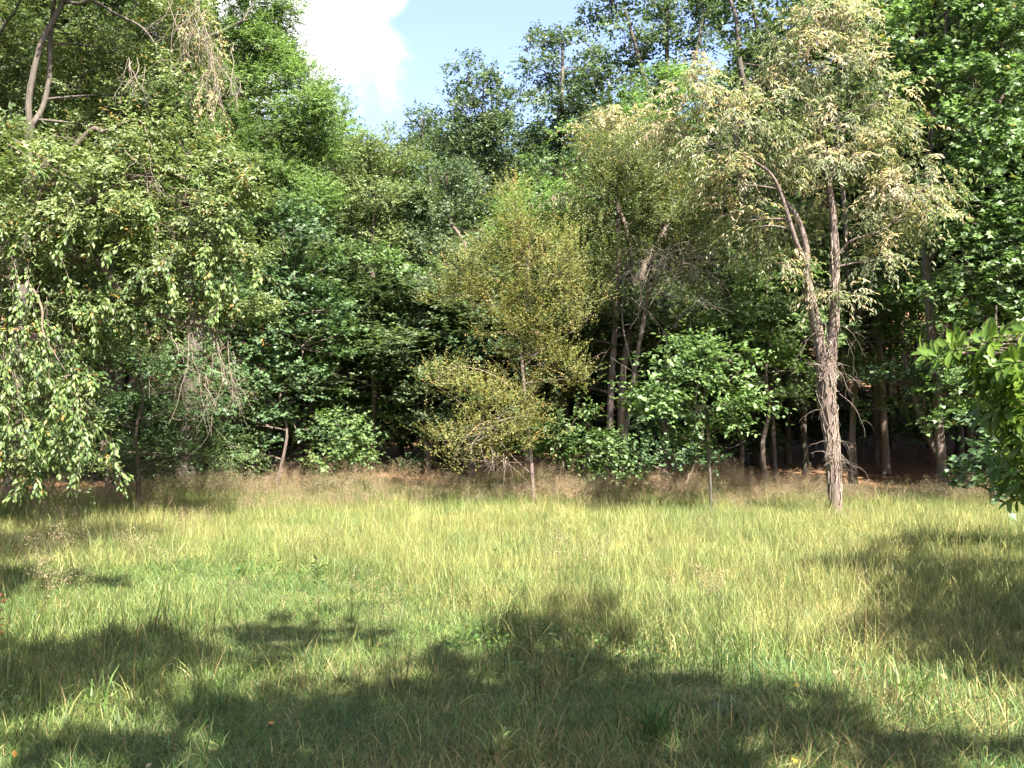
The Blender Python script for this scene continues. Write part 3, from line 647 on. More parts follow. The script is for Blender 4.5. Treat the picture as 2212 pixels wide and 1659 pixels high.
I_bl = [px(*b) for b in ((1114, 440, 24, 36, Y), (1120, 500, 46, 36, Y), (1070, 530, 40, 30, Y), (1170, 530, 42, 36, Y), (1110, 580, 60, 40, Y - .3), (1195, 590, 42, 36, Y - .3), (1030, 590, 46, 30, Y - .3), (990, 590, 30, 24, Y - .4), (1060, 650, 60, 34, Y - .4), (1140, 660, 60, 36, Y - .4), (1215, 650, 38, 32, Y), (1010, 660, 40, 26, Y - .4), (1090, 715, 55, 30, Y - .4), (1170, 725, 42, 26, Y - .3), (1240, 710, 28, 16, Y - .4), (1190, 790, 30, 18, Y - .3), (1245, 820, 32, 14, Y - .4),
        (1250, 640, 30, 26, Y), (975, 640, 30, 20, Y - .3), (1240, 560, 26, 26, Y), (1150, 770, 40, 20, Y), (940, 820, 40, 14, Y - .6), (985, 845, 45, 20, Y - .6), (1040, 875, 48, 22, Y - .6), (1090, 890, 40, 18, Y - .5), (1110, 925, 40, 18, Y - .5), (1045, 945, 45, 20, Y - .6), (985, 960, 40, 18, Y - .7), (1100, 960, 36, 16, Y - .6), (1030, 1000, 50, 16, Y - .6))]
I_bl = [(c_, R_, d_ * (.28 if c_[2] > 3.2 else .3)) for c_, R_, d_ in I_bl]
I = tree('golden_tree', 'slender golden green tree with feathery upswept branches at the meadow edge', 'tree', I_st, I_bl, 'elm', 'bark_pale', rs=.8)
sk, tr_ = [], spline(I_st[0], 80)
for k in range(105):                                    # upswept feathery shoots
    f = rng.uniform(.38, .97); p0 = tr_[int(f * 79), :3]; a_ = rng.uniform(0, 6.28); ln_ = 2.3 * (1.04 - f) ** .6 * rng.uniform(.55, 1.1)
    sk.append(wander(p0, (math.cos(a_), math.sin(a_), .55 + .5 * f), 1, ln_ * 1.25, -.07, .12, 8))
for k in range(28):                                     # low boughs spreading to the left
    p0 = P(rng.uniform(1040, 1140), rng.uniform(830, 960), Y - .4); sk.append(wander(p0, (rng.choice([-1, -1, -1, .9]), rng.uniform(-.7, .3), .25), 1, rng.uniform(.7, 1.5), .02, .25, 8))
fronds(I, np.array(I_st[0][0][:3]), np.concatenate(sk), 70, (.04, .07), .5, SP['elm']['pal'], (.38, .24, .08), .13, 'kite', 'thin', .0, 'feathery', 0, 'bark', .004)
tw = Acc()
for (u, v, n, ln, d) in ((1060, 960, 14, .9, (.1, 0, -.9)), (1090, 985, 9, .7, (.2, 0, -.9)), (1040, 925, 16, .8, (-.7, -.2, .1)), (1075, 920, 12, .7, (.3, -.2, .5)), (960, 820, 8, .6, (-.8, 0, .2))):
    dead_twigs(tw, P(u, v, Y - .7), d, n, ln, .1, .4, .006, 3, .1)
tw.build('dead_twig', M['twig'], I, np.array(I_st[0][0][:3]), True, 'stuff')

# J: the dark olive tree and its neighbour
Y = 21.0
J_st = [rooted((1343, 1060, Y, .12), (1350, 960, Y, .11), (1362, 860, Y, .105), (1378, 760, Y, .10), (1396, 660, Y, .09), (1402, 600, Y, .075), (1420, 500, Y, .05), (1430, 400, Y, .02)),
        stem((1370, 810, Y, .045), (1345, 700, Y + .2, .04), (1350, 600, Y + .3, .03), (1360, 500, Y + .3, .015)),
        stem((1400, 640, Y, .06), (1440, 580, Y - .3, .05), (1500, 560, Y - .5, .03), (1550, 550, Y - .6, .012)),
        stem((1362, 880, Y, .03), (1335, 830, Y - .2, .026), (1320, 770, Y - .2, .02))]
J_bl = [px(*b) for b in ((1330, 340, 70, 40, Y), (1420, 330, 75, 40, Y), (1290, 410, 55, 45, Y), (1370, 410, 75, 48, Y - .3), (1460, 400, 65, 48, Y), (1530, 440, 45, 48, Y), (1270, 490, 45, 45, Y), (1340, 490, 70, 45, Y - .4), (1430, 485, 75, 45, Y - .4), (1510, 520, 55, 40, Y - .2), (1290, 570, 50, 42, Y), (1360, 570, 55, 36, Y - .3), (1450, 560, 60, 36, Y - .5), (1530, 590, 50, 30, Y - .4), (1450, 640, 50, 30, Y), (1290, 650, 42, 36, Y + .3))]
J = tree('dark_olive_tree', 'dense dark olive tree on a slanting trunk with a tangle of dead twigs', 'tree', J_st, J_bl, 'olive', 'bark_dark', rs=.56)
tw = Acc()
for (u, v, n, ln, d) in ((1440, 560, 45, 1.1, (-.6, -.3, -.2)), (1490, 555, 45, 1.0, (.3, -.3, -.2)), (1540, 565, 26, .8, (.3, -.2, -.5)), (1390, 590, 22, .9, (-.5, -.2, -.5)), (1370, 640, 4, 1.6, (0, -.1, -1)), (1330, 760, 3, 1.0, (-.3, 0, -.6))):
    dead_twigs(tw, P(u, v, Y - 1.5), d, int(n * 1.2), ln, .14, .6, .006, 4, .25)
tw.build('dead_twig', M['twig'], J, np.array(J_st[0][0][:3]), True, 'stuff')
Y = 22.6
tree('slender_tree', 'straight brown trunk with shaded crown close behind the slanting trunk', 'tree',
     [rooted((1312, 1050, Y, .14), (1316, 940, Y, .135), (1322, 800, Y, .125), (1330, 690, Y, .115), (1335, 560, Y, .10), (1335, 430, Y, .06))],
     [px(*b) for b in ((1300, 690, 60, 45, Y + .8), (1240, 640, 55, 45, Y + .8), (1390, 720, 50, 40, Y + 1), (1250, 740, 60, 40, Y + .8), (1300, 820, 55, 36, Y + 1.2), (1220, 850, 50, 30, Y + 1.2), (1450, 720, 50, 40, Y + 1))], 'olive', 'bark_pale', rs=.66)
SP['beech_k'] = dict(SP['beech'])
Y = 17.6
tree('broadleaf_sapling', 'young broadleaf tree with tiered large leaves and thin trunk in tall grass', 'tree',
     [rooted((1536, 1085, Y, .055), (1532, 1000, Y, .05), (1526, 900, Y, .042), (1518, 800, Y, .03), (1510, 740, Y, .012)),
      stem((1528, 930, Y, .025), (1500, 870, Y - .3, .02), (1450, 830, Y - .5, .012), (1400, 850, Y - .6, .006)), stem((1526, 900, Y, .022), (1560, 840, Y - .2, .016), (1600, 800, Y - .3, .008)),
      stem((1531, 985, Y, .014), (1545, 962, Y - .1, .012), (1575, 968, Y - .2, .01), (1600, 958, Y - .2, .005))],
     [px(*b, dens=.6) for b in ((1440, 765, 42, 18, Y - .4), (1500, 760, 50, 20, Y - .2), (1570, 770, 45, 20, Y - .3), (1430, 820, 48, 20, Y - .5), (1500, 820, 50, 22, Y - .3), (1575, 825, 45, 20, Y - .3), (1410, 865, 34, 14, Y - .6), (1470, 870, 42, 16, Y - .4), (1550, 880, 48, 20, Y - .2), (1600, 870, 26, 20, Y - .2), (1540, 935, 38, 18, Y), (1500, 960, 30, 16, Y), (1380, 880, 20, 10, Y - .6))], 'beech', 'bark_dark', rs=.6)
simple('shrub', 'leafy shrub with broad leaves at the foot of the golden tree', 'beech', (1200, 20.2), (1210, 930), [(1175, 935, 36, 18), (1235, 920, 45, 22), (1200, 970, 48, 20), (1260, 955, 36, 20), (1180, 1000, 36, 14)], .025, cat='shrub')
simple('shrub', 'small leafy shrub against the foot of the slanting trunk', 'beech', (1318, 20.4), (1318, 960), [(1310, 955, 36, 18), (1330, 985, 36, 18), (1290, 995, 34, 16), (1320, 1015, 30, 12)], .02, cat='shrub')
simple('understory_tree', 'thin twin stemmed tree leaning among dark trunks', 'maple', (1478, 20.6), (1515, 800), [(1480, 900, 50, 26, 21), (1420, 930, 40, 24, 21), (1450, 980, 45, 22, 20.6), (1400, 1000, 36, 18, 20.6), (1500, 1000, 30, 16, 20.6)], .045, lean=.5,
       extra=(((1482, 990, 20.6, .03), (1500, 930, 20.5, .026), (1518, 870, 20.4, .02), (1530, 820, 20.4, .01)),))
simple('understory_tree', 'light green layered tree on a straight thin trunk left of the lone tree', 'maple_light', (1653, 21.4), (1668, 700),
       [(1600, 620, 60, 36), (1675, 600, 60, 42), (1620, 690, 70, 40), (1700, 680, 60, 40), (1570, 700, 40, 36), (1650, 755, 75, 32), (1740, 750, 50, 30), (1600, 790, 45, 26), (1700, 800, 55, 24), (1690, 850, 40, 20)], .075)
simple('understory_tree', 'layered beech right of the lone tree, small sunlit leaves in flat tiers', 'beech', (1838, 22.5), (1868, 620),
       [(1880, 560, 65, 28), (1940, 610, 60, 30), (1860, 640, 60, 28), (1920, 680, 70, 28), (1990, 660, 45, 26), (1860, 720, 60, 26), (1950, 740, 65, 26), (1890, 790, 70, 24), (1980, 800, 50, 24), (1850, 830, 40, 18), (1930, 880, 55, 16)], .07)

# N: big maple on the right
Y = 20.5
N_st = [rooted((2036, 1048, Y + .6, .17), (2030, 940, Y + .6, .165), (2020, 800, Y + .6, .155), (2006, 640, Y + .6, .15), (1998, 480, Y + .6, .13), (2010, 300, Y + .5, .10), (2040, 100, Y + .4, .06), (2050, -80, Y + .4, .03)),
        stem((2010, 560, Y + .6, .1), (2080, 400, Y, .08), (2150, 250, Y - .5, .05), (2190, 120, Y - .6, .03)), stem((2020, 760, Y + .6, .08), (2090, 650, Y - .2, .06), (2160, 600, Y - .8, .03))]
N_bl = [px(*b) for b in ((1960, -10, 70, 55, Y), (2060, -20, 80, 55, Y), (2160, -10, 80, 55, Y - .5), (1970, 90, 65, 55, Y), (2060, 80, 80, 60, Y - .4), (2150, 90, 80, 60, Y - .6), (2230, 60, 60, 70, Y - .6), (1990, 190, 70, 50, Y), (2090, 190, 80, 55, Y - .6), (2190, 190, 75, 55, Y - .8), (2010, 290, 65, 48, Y), (2110, 300, 75, 50, Y - .7), (2200, 310, 70, 55, Y - .9), (2060, 390, 65, 42, Y - .3), (2150, 400, 70, 45, Y - .8), (2230, 430, 60, 60, Y - .9), (2090, 480, 65, 42, Y - .7), (2180, 500, 70, 45, Y - .9), (2060, 560, 60, 36, Y - .5), (2140, 580, 65, 38, Y - .9), (2220, 600, 60, 45, Y - 1), (2070, 640, 65, 34, Y - .7), (2160, 660, 60, 34, Y - .9), (2100, 700, 55, 28, Y - .6), (2030, 480, 50, 40, Y + .4))]
tree('big_maple', 'big dark maple filling the right edge with large glossy leaves', 'tree', N_st, N_bl, 'bigmaple', 'bark_pale', rs=.7)
Y = 21.5
tree('leaning_tree', 'thin forked trunk leaning over the shaded leaf litter beside the big maple', 'tree',
     [rooted((2052, 1050, Y, .085), (2030, 1000, Y, .08), (2005, 940, Y, .075), (1985, 890, Y, .07), (1970, 840, Y, .06), (1950, 760, Y, .03)), stem((2002, 935, Y, .04), (1995, 890, Y - .3, .035), (2000, 850, Y - .5, .02))],
     [px(*b) for b in ((1960, 810, 50, 22, Y), (2010, 840, 45, 20, Y), (2060, 800, 45, 24, Y), (1920, 830, 40, 18, Y))], 'maple', 'bark')
Y = 19.0
tree('dark_trunk_tree', 'stout dark trunk in deep shade behind the large-leaved magnolia', 'tree',
     [rooted((2152, 1050, Y, .19), (2150, 960, Y, .18), (2145, 850, Y, .17), (2142, 760, Y, .12), (2150, 700, Y, .05), (2152, 660, Y, .02))],
     [px(*b) for b in ((2120, 840, 45, 28, Y), (2180, 800, 50, 36, Y), (2070, 850, 40, 26, Y + 1), (2230, 860, 50, 50, Y), (2100, 900, 34, 20, Y), (2220, 700, 50, 50, Y))], 'bigmaple', 'bark_dark', rs=.75)
# low tiered sprays on the left
simple('low_beech', 'low spreading tree with flat leaf sprays just above the grass', 'fern', (300, 18.4), (300, 760),
       [(220, 1022, 70, 8), (310, 1018, 70, 12), (400, 1012, 60, 14), (455, 985, 48, 14), (490, 1005, 34, 8), (350, 980, 80, 14), (430, 950, 60, 14), (270, 970, 70, 14), (240, 920, 70, 18), (340, 900, 80, 16), (440, 900, 60, 16), (290, 840, 80, 22), (400, 830, 80, 20), (470, 850, 40, 16), (240, 760, 70, 28), (340, 760, 80, 26), (430, 760, 60, 24)], .05)
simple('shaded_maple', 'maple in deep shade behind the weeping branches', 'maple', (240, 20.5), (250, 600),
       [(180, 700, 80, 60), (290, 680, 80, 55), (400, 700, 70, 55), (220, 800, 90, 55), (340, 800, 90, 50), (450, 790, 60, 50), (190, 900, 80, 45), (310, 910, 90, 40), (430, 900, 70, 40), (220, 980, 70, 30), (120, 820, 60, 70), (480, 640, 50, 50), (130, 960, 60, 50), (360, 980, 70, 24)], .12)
simple('shaded_maple', 'dark maple between the silvery tree and the golden tree', 'maple', (1020, 23), (1040, 700),
       [(1020, 760, 70, 50), (1100, 780, 60, 50), (960, 840, 60, 40), (1060, 860, 70, 40), (1170, 800, 60, 50), (1230, 830, 60, 40), (1000, 930, 60, 30), (1090, 950, 60, 28), (1180, 900, 60, 36)], .1)

# ------------------------------------------------------------------ large-leaved magnolia on the right, close by
OY = 8.8
ob = np.array([7.35, OY + .2, float(ground(7.35, OY)) - .1])
O = tag(empty('magnolia_tree', ob), 'small tree with long glossy magnolia leaves reaching in over the grass', 'tree')
o_st = [[(7.35, OY + .2, ob[2], .10), (7.3, OY + .2, .8, .085), (7.15, OY + .15, 1.8, .075), (7.0, OY, 2.8, .06), (6.9, OY, 3.8, .035), (6.9, OY, 4.6, .015)]]
a, p = stem_mesh(o_st[0]); a.build('trunk', M['bark'], O, ob, True)
tips, tdir, br = [], [], Acc()
lobes = [(2040, 762, 34, 12, 8.5, 7), (2095, 745, 45, 20, 8.5, 11), (2150, 735, 48, 24, 8.6, 13), (2200, 745, 45, 34, 8.6, 13), (2130, 800, 34, 22, 8.4, 9), (2170, 820, 42, 34, 8.4, 14), (2150, 880, 34, 26, 8.5, 10), (2205, 890, 40, 40, 8.4, 14), (2190, 950, 36, 26, 8.6, 9),
         (2260, 700, 60, 60, 8.7, 14), (2280, 820, 70, 70, 8.6, 18), (2280, 940, 70, 60, 8.6, 14), (2400, 720, 90, 90, 8.9, 16), (2430, 880, 90, 90, 8.8, 16), (2350, 600, 90, 70, 9, 14), (2440, 480, 90, 80, 9.4, 16), (2190, 1040, 40, 40, 8.7, 10), (2260, 1040, 50, 40, 8.7, 9), (2160, 1010, 24, 24, 8.8, 5)]
for (u, v, ru, rv, Yl, n) in lobes:
    c = P(u, v, Yl); k = Yl / F
    at = p[np.argmin(np.linalg.norm(p[:, :3] - c, axis=1) + np.maximum(p[:, 2] - c[2] + .1, 0) * 3), :3]
    tt = np.linspace(0, 1, 8)[:, None]; mid = (at + c) / 2 + np.array([0, 0, .12])
    pth = at * (1 - tt) ** 2 + 2 * mid * tt * (1 - tt) + c * tt ** 2
    tubes(br, pth[None], np.linspace(.028, .012, 8)[None], 6)
    t_ = c + sphere(n) * (rng.random(n) ** .5)[:, None] * np.array([ru * k, .55, rv * k])
    d_ = unit(t_ - at + np.array([0, -.2, .5]))
    tips.append(t_); tdir.append(d_)
    w = np.linspace(0, 1, 5)[None, :, None]
    s0 = np.broadcast_to(pth[rng.integers(3, 8, n)], (n, 3))
    tubes(br, s0[:, None] * (1 - w) + t_[:, None] * w + np.array([0, 0, .05]) * (w * (1 - w) * 4), np.full((n, 1), .008) * np.linspace(1, .6, 5)[None], 5)
br.build('branches', M['bark'], O, ob, True, 'stuff')
tips, tdir = np.concatenate(tips), np.concatenate(tdir)
n = len(tips); K = 9
th = rng.uniform(0, 6.28, (n, 1)) + np.arange(K)[None] * 2.4
e1 = unit(np.cross(tdir, np.array([.1, .2, 1.0]))); e2 = np.cross(tdir, e1)
rad = e1[:, None] * np.cos(th)[..., None] + e2[:, None] * np.sin(th)[..., None]
ax = unit(rad + tdir[:, None] * rng.uniform(.1, .7, (n, K, 1)) + np.array([0, 0, -.12]) + rng.normal(size=(n, K, 3)) * .12)
nr = unit(tdir[:, None] * 1.0 + np.array([0, 0, .8]) - rad * .2 + rng.normal(size=(n, K, 3)) * .15)
bs = tips[:, None] - tdir[:, None] * (np.arange(K) * .012)[None, :, None]
m = n * K
pal_o = [((.12, .195, .024), 3), ((.09, .16, .022), 3), ((.155, .225, .035), 1.5)]
LEAF['magnolia'] = (np.array([[0, 0, 0], [.22, .22, .05], [.5, .46, .05], [.8, .36, -.01], [1, 0, -.13], [.8, -.36, -.01], [.5, -.46, .05], [.22, -.22, .05], [.3, 0, 0], [.7, 0, -.03]]),
                    [[0, 8, 1], [1, 8, 2], [2, 8, 9], [2, 9, 3], [3, 9, 4], [0, 7, 8], [7, 6, 8], [6, 9, 8], [6, 5, 9], [5, 4, 9]])
sz = rng.uniform(.13, .24, m)
dat = (bs.reshape(-1, 3), ax.reshape(-1, 3), nr.reshape(-1, 3), sz, sz * .36 * rng.uniform(.85, 1.15, m), palette_colours(m, pal_o) * rng.normal(1, .15, (m, 1)))
rest = leaf_objects(O, ob, dat, 'magnolia', 'gloss', pal_o, 300)
a = Acc(); add_leaves(a, *[x[rest] for x in dat[:5]], 'magnolia', dat[5][rest]); a.build('crown', M['gloss'], O, ob, False, 'stuff')
# maple branches hanging below it
simple('maple_sapling', 'dark maple sapling under the large-leaved magnolia', 'maple', (2235, 11.5), (2230, 940),
       [(2180, 985, 40, 26), (2215, 930, 40, 26), (2160, 1040, 34, 24), (2200, 1060, 40, 22), (2240, 1010, 40, 40)], .04, cat='sapling')

# ------------------------------------------------------------------ the wood behind: three kinds of tree, copied
def skyline(u):
    return np.interp(u, [-2000, 560, 600, 690, 740, 870, 885, 950, 960, 1060, 1090, 1130, 1150, 1280, 1300, 4000], [-400, -400, 40, 220, 310, 320, 260, 260, 190, 200, 260, 260, 120, 120, -400, -400])
def near_profile(u):
    return np.interp(u, [-2000, 380, 480, 620, 900, 1300, 1560, 1640, 1760, 1860, 4000], [-400, -400, 330, 500, 560, 620, 620, 420, 330, -400, -400])
def mid_profile(u):
    return np.interp(u, [-2000, 500, 560, 620, 700, 760, 900, 1150, 1300, 1460, 1760, 1800, 4000], [-400, -400, 60, 140, 290, 360, 410, 410, 330, 320, 240, -400, -400])
def proto(i):
    r_ = .085 + .02 * i
    st = [[(0, 0, -.3, r_ * 1.4), (0, 0, .4, r_ * 1.05), (.1 * i, .05, 3, r_ * .9), (.15, -.1 * i, 7, r_ * .7), (0, .1, 11, r_ * .4), (.1, 0, 13.5, .03)]]
    bl = []
    for k in range(13):
        z = 4.3 + 9.2 * (k + .5) / 13; a_ = k * 2.4 + i; rr = (1.9 if z < 9 else 1.5) * (1 - max(0, z - 11) * .25)
        bl.append((np.array([math.cos(a_) * rr, math.sin(a_) * rr, z]), (1.55, 1.55, 1.05), .85))
    bl.append((np.array([0, 0, 13.6]), (1.3, 1.3, .9), .9))
    return tree('forest_tree', 'x', 'tree', st, bl, 'deep', ('bark_dark', 'bark', 'bark_dark')[i])
def copy_tree(o, parent=None):
    c = o.copy(); C.objects.link(c); c.parent = parent
    for ch in list(o.children): copy_tree(ch, c)
    return c
spots = [(x_, y_, float(ground(x_, y_)), random.uniform(11, 14)) for x_, y_ in ((16.8, 18.5), (19, 15), (16.2, 21.5), (19.5, 19.5), (18.5, 23), (22, 17), (15.2, 24.5), (17.2, 26.5), (14.6, 27.5), (20, 27), (-14.5, 18.5), (-17, 21), (-15.8, 14.5), (22.5, 22))]  # trees past the right frame edge are added to shade the wood's floor
for yr in (25.5, 29, 33, 37.5, 43, 50, 58, 68, 80):
    x = -(.64 * yr + 3)
    while x < .64 * yr + 11:  # rows extended out of frame on the right for added shade
        xx, yy = x + random.uniform(-.8, .8), yr + random.uniform(-1.3, 1.3)
        u = CX + xx / yy * F
        prof = (near_profile, mid_profile, skyline)[0 if yy < 31.5 else 1 if yy < 48 else 2]
        zt = CAM_H + (945 - max(prof(u - 45), prof(u), prof(u + 45))) / F * yy
        g = float(ground(xx, yy))
        h = min(zt - g - .3, random.uniform(12.5, 15.5) + (3 if yy > 40 else 0) + (3 if u > 1500 or u < 300 else 0))
        if h > 4.5: spots.append((xx, yy, g, h))
        x += yr * .085 + 1.3 + random.uniform(-.4, .4)
LBL = ['forest tree with dark bark standing deep in the wood behind the edge', 'forest tree with brown bark standing deep in the wood behind the edge', 'forest tree with stouter dark bark standing deep in the wood behind the edge']
protos = [proto(i) for i in range(3)]
used = [False] * 3
for n_, (x, y, g, h) in enumerate(spots):
    i = random.randrange(3)
    o = protos[i] if not used[i] else copy_tree(protos[i])
    used[i] = True
    o.location = (x, y, g); o.rotation_euler = (0, 0, random.uniform(0, 6.28)); s = h / 14.3
    sx_ = max(s, .75) * random.uniform(.9, 1.15); o.scale = (sx_, sx_, s)
    tag(o, LBL[i], 'tree', ('dark barked trees in the wood', 'brown barked trees in the wood', 'stout trees in the wood')[i])

# slim poles in the gap on the right
for k, (u, yy, r_) in enumerate(((1890, 29, .10), (1925, 33, .09), (1738, 27, .11), (1842, 24.5, .09), (1700, 30, .12), (1600, 25, .07), (2090, 28, .12), (1560, 27, .09), (1010, 24.5, .13), (1262, 23.5, .06), (1430, 24, .09))):
    x = (u - CX) / F * yy; g = float(ground(x, yy))
    hs_ = min(2.0, max(.7, (CAM_H + (945 - float(near_profile(u))) / F * yy - g - 1.8) / 5))
    st = [[(x, yy, g - .2, r_ * 1.3), (x, yy, g + .4, r_)] + [(x + rng.normal() * .07 * f, yy + rng.normal() * .1, g + f * hs_, r_ * (1 - .08 * f)) for f in range(1, 6)]]
    c = np.array(st[0][-1][:3])
    tree('pole_tree', 'slim bare trunk standing in the dark under the canopy', 'tree', st, [(c + np.array([0, 0, .5]), (1.4, 1.4, 1.0), .8), (c + np.array([.8, .6, -.6]), (1.0, 1.0, .6), .7)], 'deep', 'bark' if k % 2 else 'bark_dark', 'slim bare trunks in the dark wood')

# ------------------------------------------------------------------ trees behind the viewer and to the right, whose shade lies on the grass
def shade_tree(label, foot, spec, r=.22):
    """spec: (u, v, radius along x, radius along y, height) of the patches of shade on the grass"""
    bl = []
    for (u, v, rx, ry, h) in spec:
        Yg = CAM_H / max((v - 945) / F, .02)
        g = np.array([(u - CX) / F * Yg, Yg, 0])
        bl.append((g + S / S[2] * h, (rx, ry, min(rx, ry) * .7), 1.0))
    top = np.mean([b[0] for b in bl], axis=0); zt = max(b[0][2] for b in bl)
    g = float(ground(*foot))
    st = [[(*foot, g - .2, r * 1.3), (*foot, g + .4, r)] + [(foot[0] * (1 - f) + top[0] * f, foot[1] * (1 - f) + top[1] * f, g + (zt - g) * (.25 + .7 * f), r * (1 - .75 * f)) for f in (.15, .4, .7, 1.0)]]
    return tree('shade_tree', label, 'tree', st, bl, 'shade', 'bark')
shade_tree('shade tree behind the viewer, casting the peaked shadow on the grass', (4.2, -4.5),
           [(1190, 1340, .35, .9, 8), (1120, 1400, .6, .5, 8), (1290, 1430, .6, .45, 8), (1030, 1470, .9, .5, 8.3), (1380, 1510, .7, .4, 8), (1180, 1540, 1.1, .5, 8.3), (1000, 1590, 1.1, .45, 8.3), (1330, 1610, 1.0, .4, 8), (1640, 1530, .55, .22, 8), (1510, 1550, .5, .25, 8), (1560, 1660, .4, .12, 8), (1820, 1640, .8, .18, 8), (2020, 1650, .6, .2, 8), (1180, 1720, 1.2, .35, 8)])
shade_tree('shade tree behind the viewer, casting the long left shadow on the grass', (-.5, -5.5),
           [(640, 1370, .8, .5, 8), (420, 1395, .8, .5, 8), (200, 1430, .9, .36, 8), (0, 1450, .9, .4, 8), (760, 1540, .9, .36, 8), (580, 1600, .9, .36, 8), (830, 1620, .9, .45, 8), (300, 1660, .5, .16, 8), (40, 1600, .35, .2, 8), (-200, 1480, 1.2, .6, 8), (700, 1720, 1.4, .45, 8), (880, 1470, .3, .2, 8)])
shade_tree('shade tree right of the meadow, casting the wide shadow below the magnolia', (8.2, 4.4),
           [(2040, 1300, .5, .8, 3.6), (2090, 1340, .8, .7, 3.6), (2060, 1400, .6, .55, 3.5), (2180, 1380, 1.0, .7, 3.7), (2090, 1445, .45, .3, 3.4), (2330, 1330, 1.3, 1.2, 4.2), (2330, 1450, 1.0, .6, 3.8)], .14)
shade_tree('shade tree left of the meadow, casting the shadow before the weeping tree', (-9.5, 4.5),
           [(60, 1190, 1.5, 1.2, 9.5), (230, 1165, 1.3, .6, 9.5), (-60, 1270, 1.4, .8, 9.2), (120, 1280, .8, .35, 9), (-200, 1200, 1.6, 1.6, 9.5)])

# ------------------------------------------------------------------ low growth in the shade under the edge
def shrub_proto():
    st = [[(0, 0, -.1, .03), (0, 0, .4, .026), (.05, .04, 1.2, .018), (0, .1, 2.0, .008)]]
    bl = [(np.array([.5, .1, .75]), (.7, .6, .35), 1), (np.array([-.5, .2, .95]), (.7, .6, .35), 1), (np.array([.1, .4, 1.4]), (.8, .6, .4), 1), (np.array([-.1, -.1, 1.9]), (.6, .5, .35), 1)]
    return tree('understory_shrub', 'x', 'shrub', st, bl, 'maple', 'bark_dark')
sp0 = shrub_proto(); first = True
for k, u in enumerate(np.arange(90, 2180, 52)):
    yy = 24.6 + 2.4 * random.random() + (.9 if k % 2 else 0) + (3.5 + 3 * random.random() if u > 1640 else 0); xx = (u + random.uniform(-14, 14) - CX) / F * yy
    o = sp0 if first else copy_tree(sp0); first = False
    s_ = random.uniform(.7, 1.15); o.location = (xx, yy, float(ground(xx, yy))); o.scale = (s_ * 1.1, s_ * 1.1, s_); o.rotation_euler = (0, 0, random.uniform(0, 6.28))
    tag(o, 'low dark maple shrub in the shade behind the edge of the wood', 'shrub', 'low shrubs in the shade of the wood')

# unseen trees added behind and beside the viewer to block part of the sky light
for (x_, y_) in [(-22 + 4.1 * k + random.uniform(-1, 1), -8.5 + random.uniform(-1.5, 1)) for k in range(12)] + [(-24 + 5 * k + random.uniform(-1.2, 1.2), -14 + random.uniform(-1.5, 1.5)) for k in range(0)] + [(19.5, 8), (21, 11.5), (18.5, 3), (20, -1), (-13.5, 9), (-16, 5.5), (-14.5, 0.5), (-17, -4)]:
    i = random.randrange(3); o = copy_tree(protos[i]); h = random.uniform(10.5, 12.5)
    o.location = (x_, y_, float(ground(x_, y_))); o.rotation_euler = (0, 0, random.uniform(0, 6.28)); o.scale = (h / 14.3 * 1.1, h / 14.3 * 1.1, h / 14.3)
    tag(o, 'unseen tree added behind or beside the viewer to block sky light', 'tree', 'unseen trees added to block sky light')

# ------------------------------------------------------------------ grass: tufts scattered by geometry nodes
def grass_material(name, trans=.4):
    m, nt, out = new_mat(name)
    N = nt.nodes.new
    at = N('ShaderNodeAttribute'); at.attribute_name = 'col'
    ge = N('ShaderNodeNewGeometry')
    n1 = N('ShaderNodeTexNoise'); n1.inputs['Scale'].default_value = .45; n1.inputs['Detail'].default_value = 4; n1.inputs['Roughness'].default_value = .6
    nt.links.new(ge.outputs['Position'], n1.inputs['Vector'])
    r = N('ShaderNodeValToRGB')
    r.color_ramp.elements[0].position = .36; r.color_ramp.elements[0].color = (.78, .94, .75, 1)
    r.color_ramp.elements[1].position = .66; r.color_ramp.elements[1].color = (1.22, 1.12, 1.05, 1)
    nt.links.new(n1.outputs['Fac'], r.inputs['Fac'])
    n2 = N('ShaderNodeTexNoise'); n2.inputs['Scale'].default_value = 2.6; n2.inputs['Detail'].default_value = 3
    nt.links.new(ge.outputs['Position'], n2.inputs['Vector'])
    r2 = N('ShaderNodeValToRGB')
    r2.color_ramp.elements[0].position = .32; r2.color_ramp.elements[0].color = (.60, .68, .56, 1)
    r2.color_ramp.elements[1].position = .68; r2.color_ramp.elements[1].color = (1.28, 1.24, 1.15, 1)
    nt.links.new(n2.outputs['Fac'], r2.inputs['Fac'])
    m0 = N('ShaderNodeMixRGB'); m0.blend_type = 'MULTIPLY'; m0.inputs['Fac'].default_value = 1
    nt.links.new(at.outputs['Color'], m0.inputs['Color1']); nt.links.new(r2.outputs[0], m0.inputs['Color2'])
    mu = N('ShaderNodeMixRGB'); mu.blend_type = 'MULTIPLY'; mu.inputs['Fac'].default_value = 1
    nt.links.new(m0.outputs[0], mu.inputs['Color1']); nt.links.new(r.outputs[0], mu.inputs['Color2'])
    pb = N('ShaderNodeBsdfPrincipled'); pb.inputs['Roughness'].default_value = .5; pb.inputs['Specular IOR Level'].default_value = .4
    nt.links.new(mu.outputs[0], pb.inputs['Base Color'])
    tr = N('ShaderNodeBsdfTranslucent'); nt.links.new(mu.outputs[0], tr.inputs['Color'])
    mx = N('ShaderNodeMixShader'); mx.inputs['Fac'].default_value = trans
    nt.links.new(pb.outputs[0], mx.inputs[1]); nt.links.new(tr.outputs[0], mx.inputs[2])
    nt.links.new(mx.outputs[0], out.inputs['Surface'])
    return m
MG = grass_material('grass_blades')
M['grass'] = MG
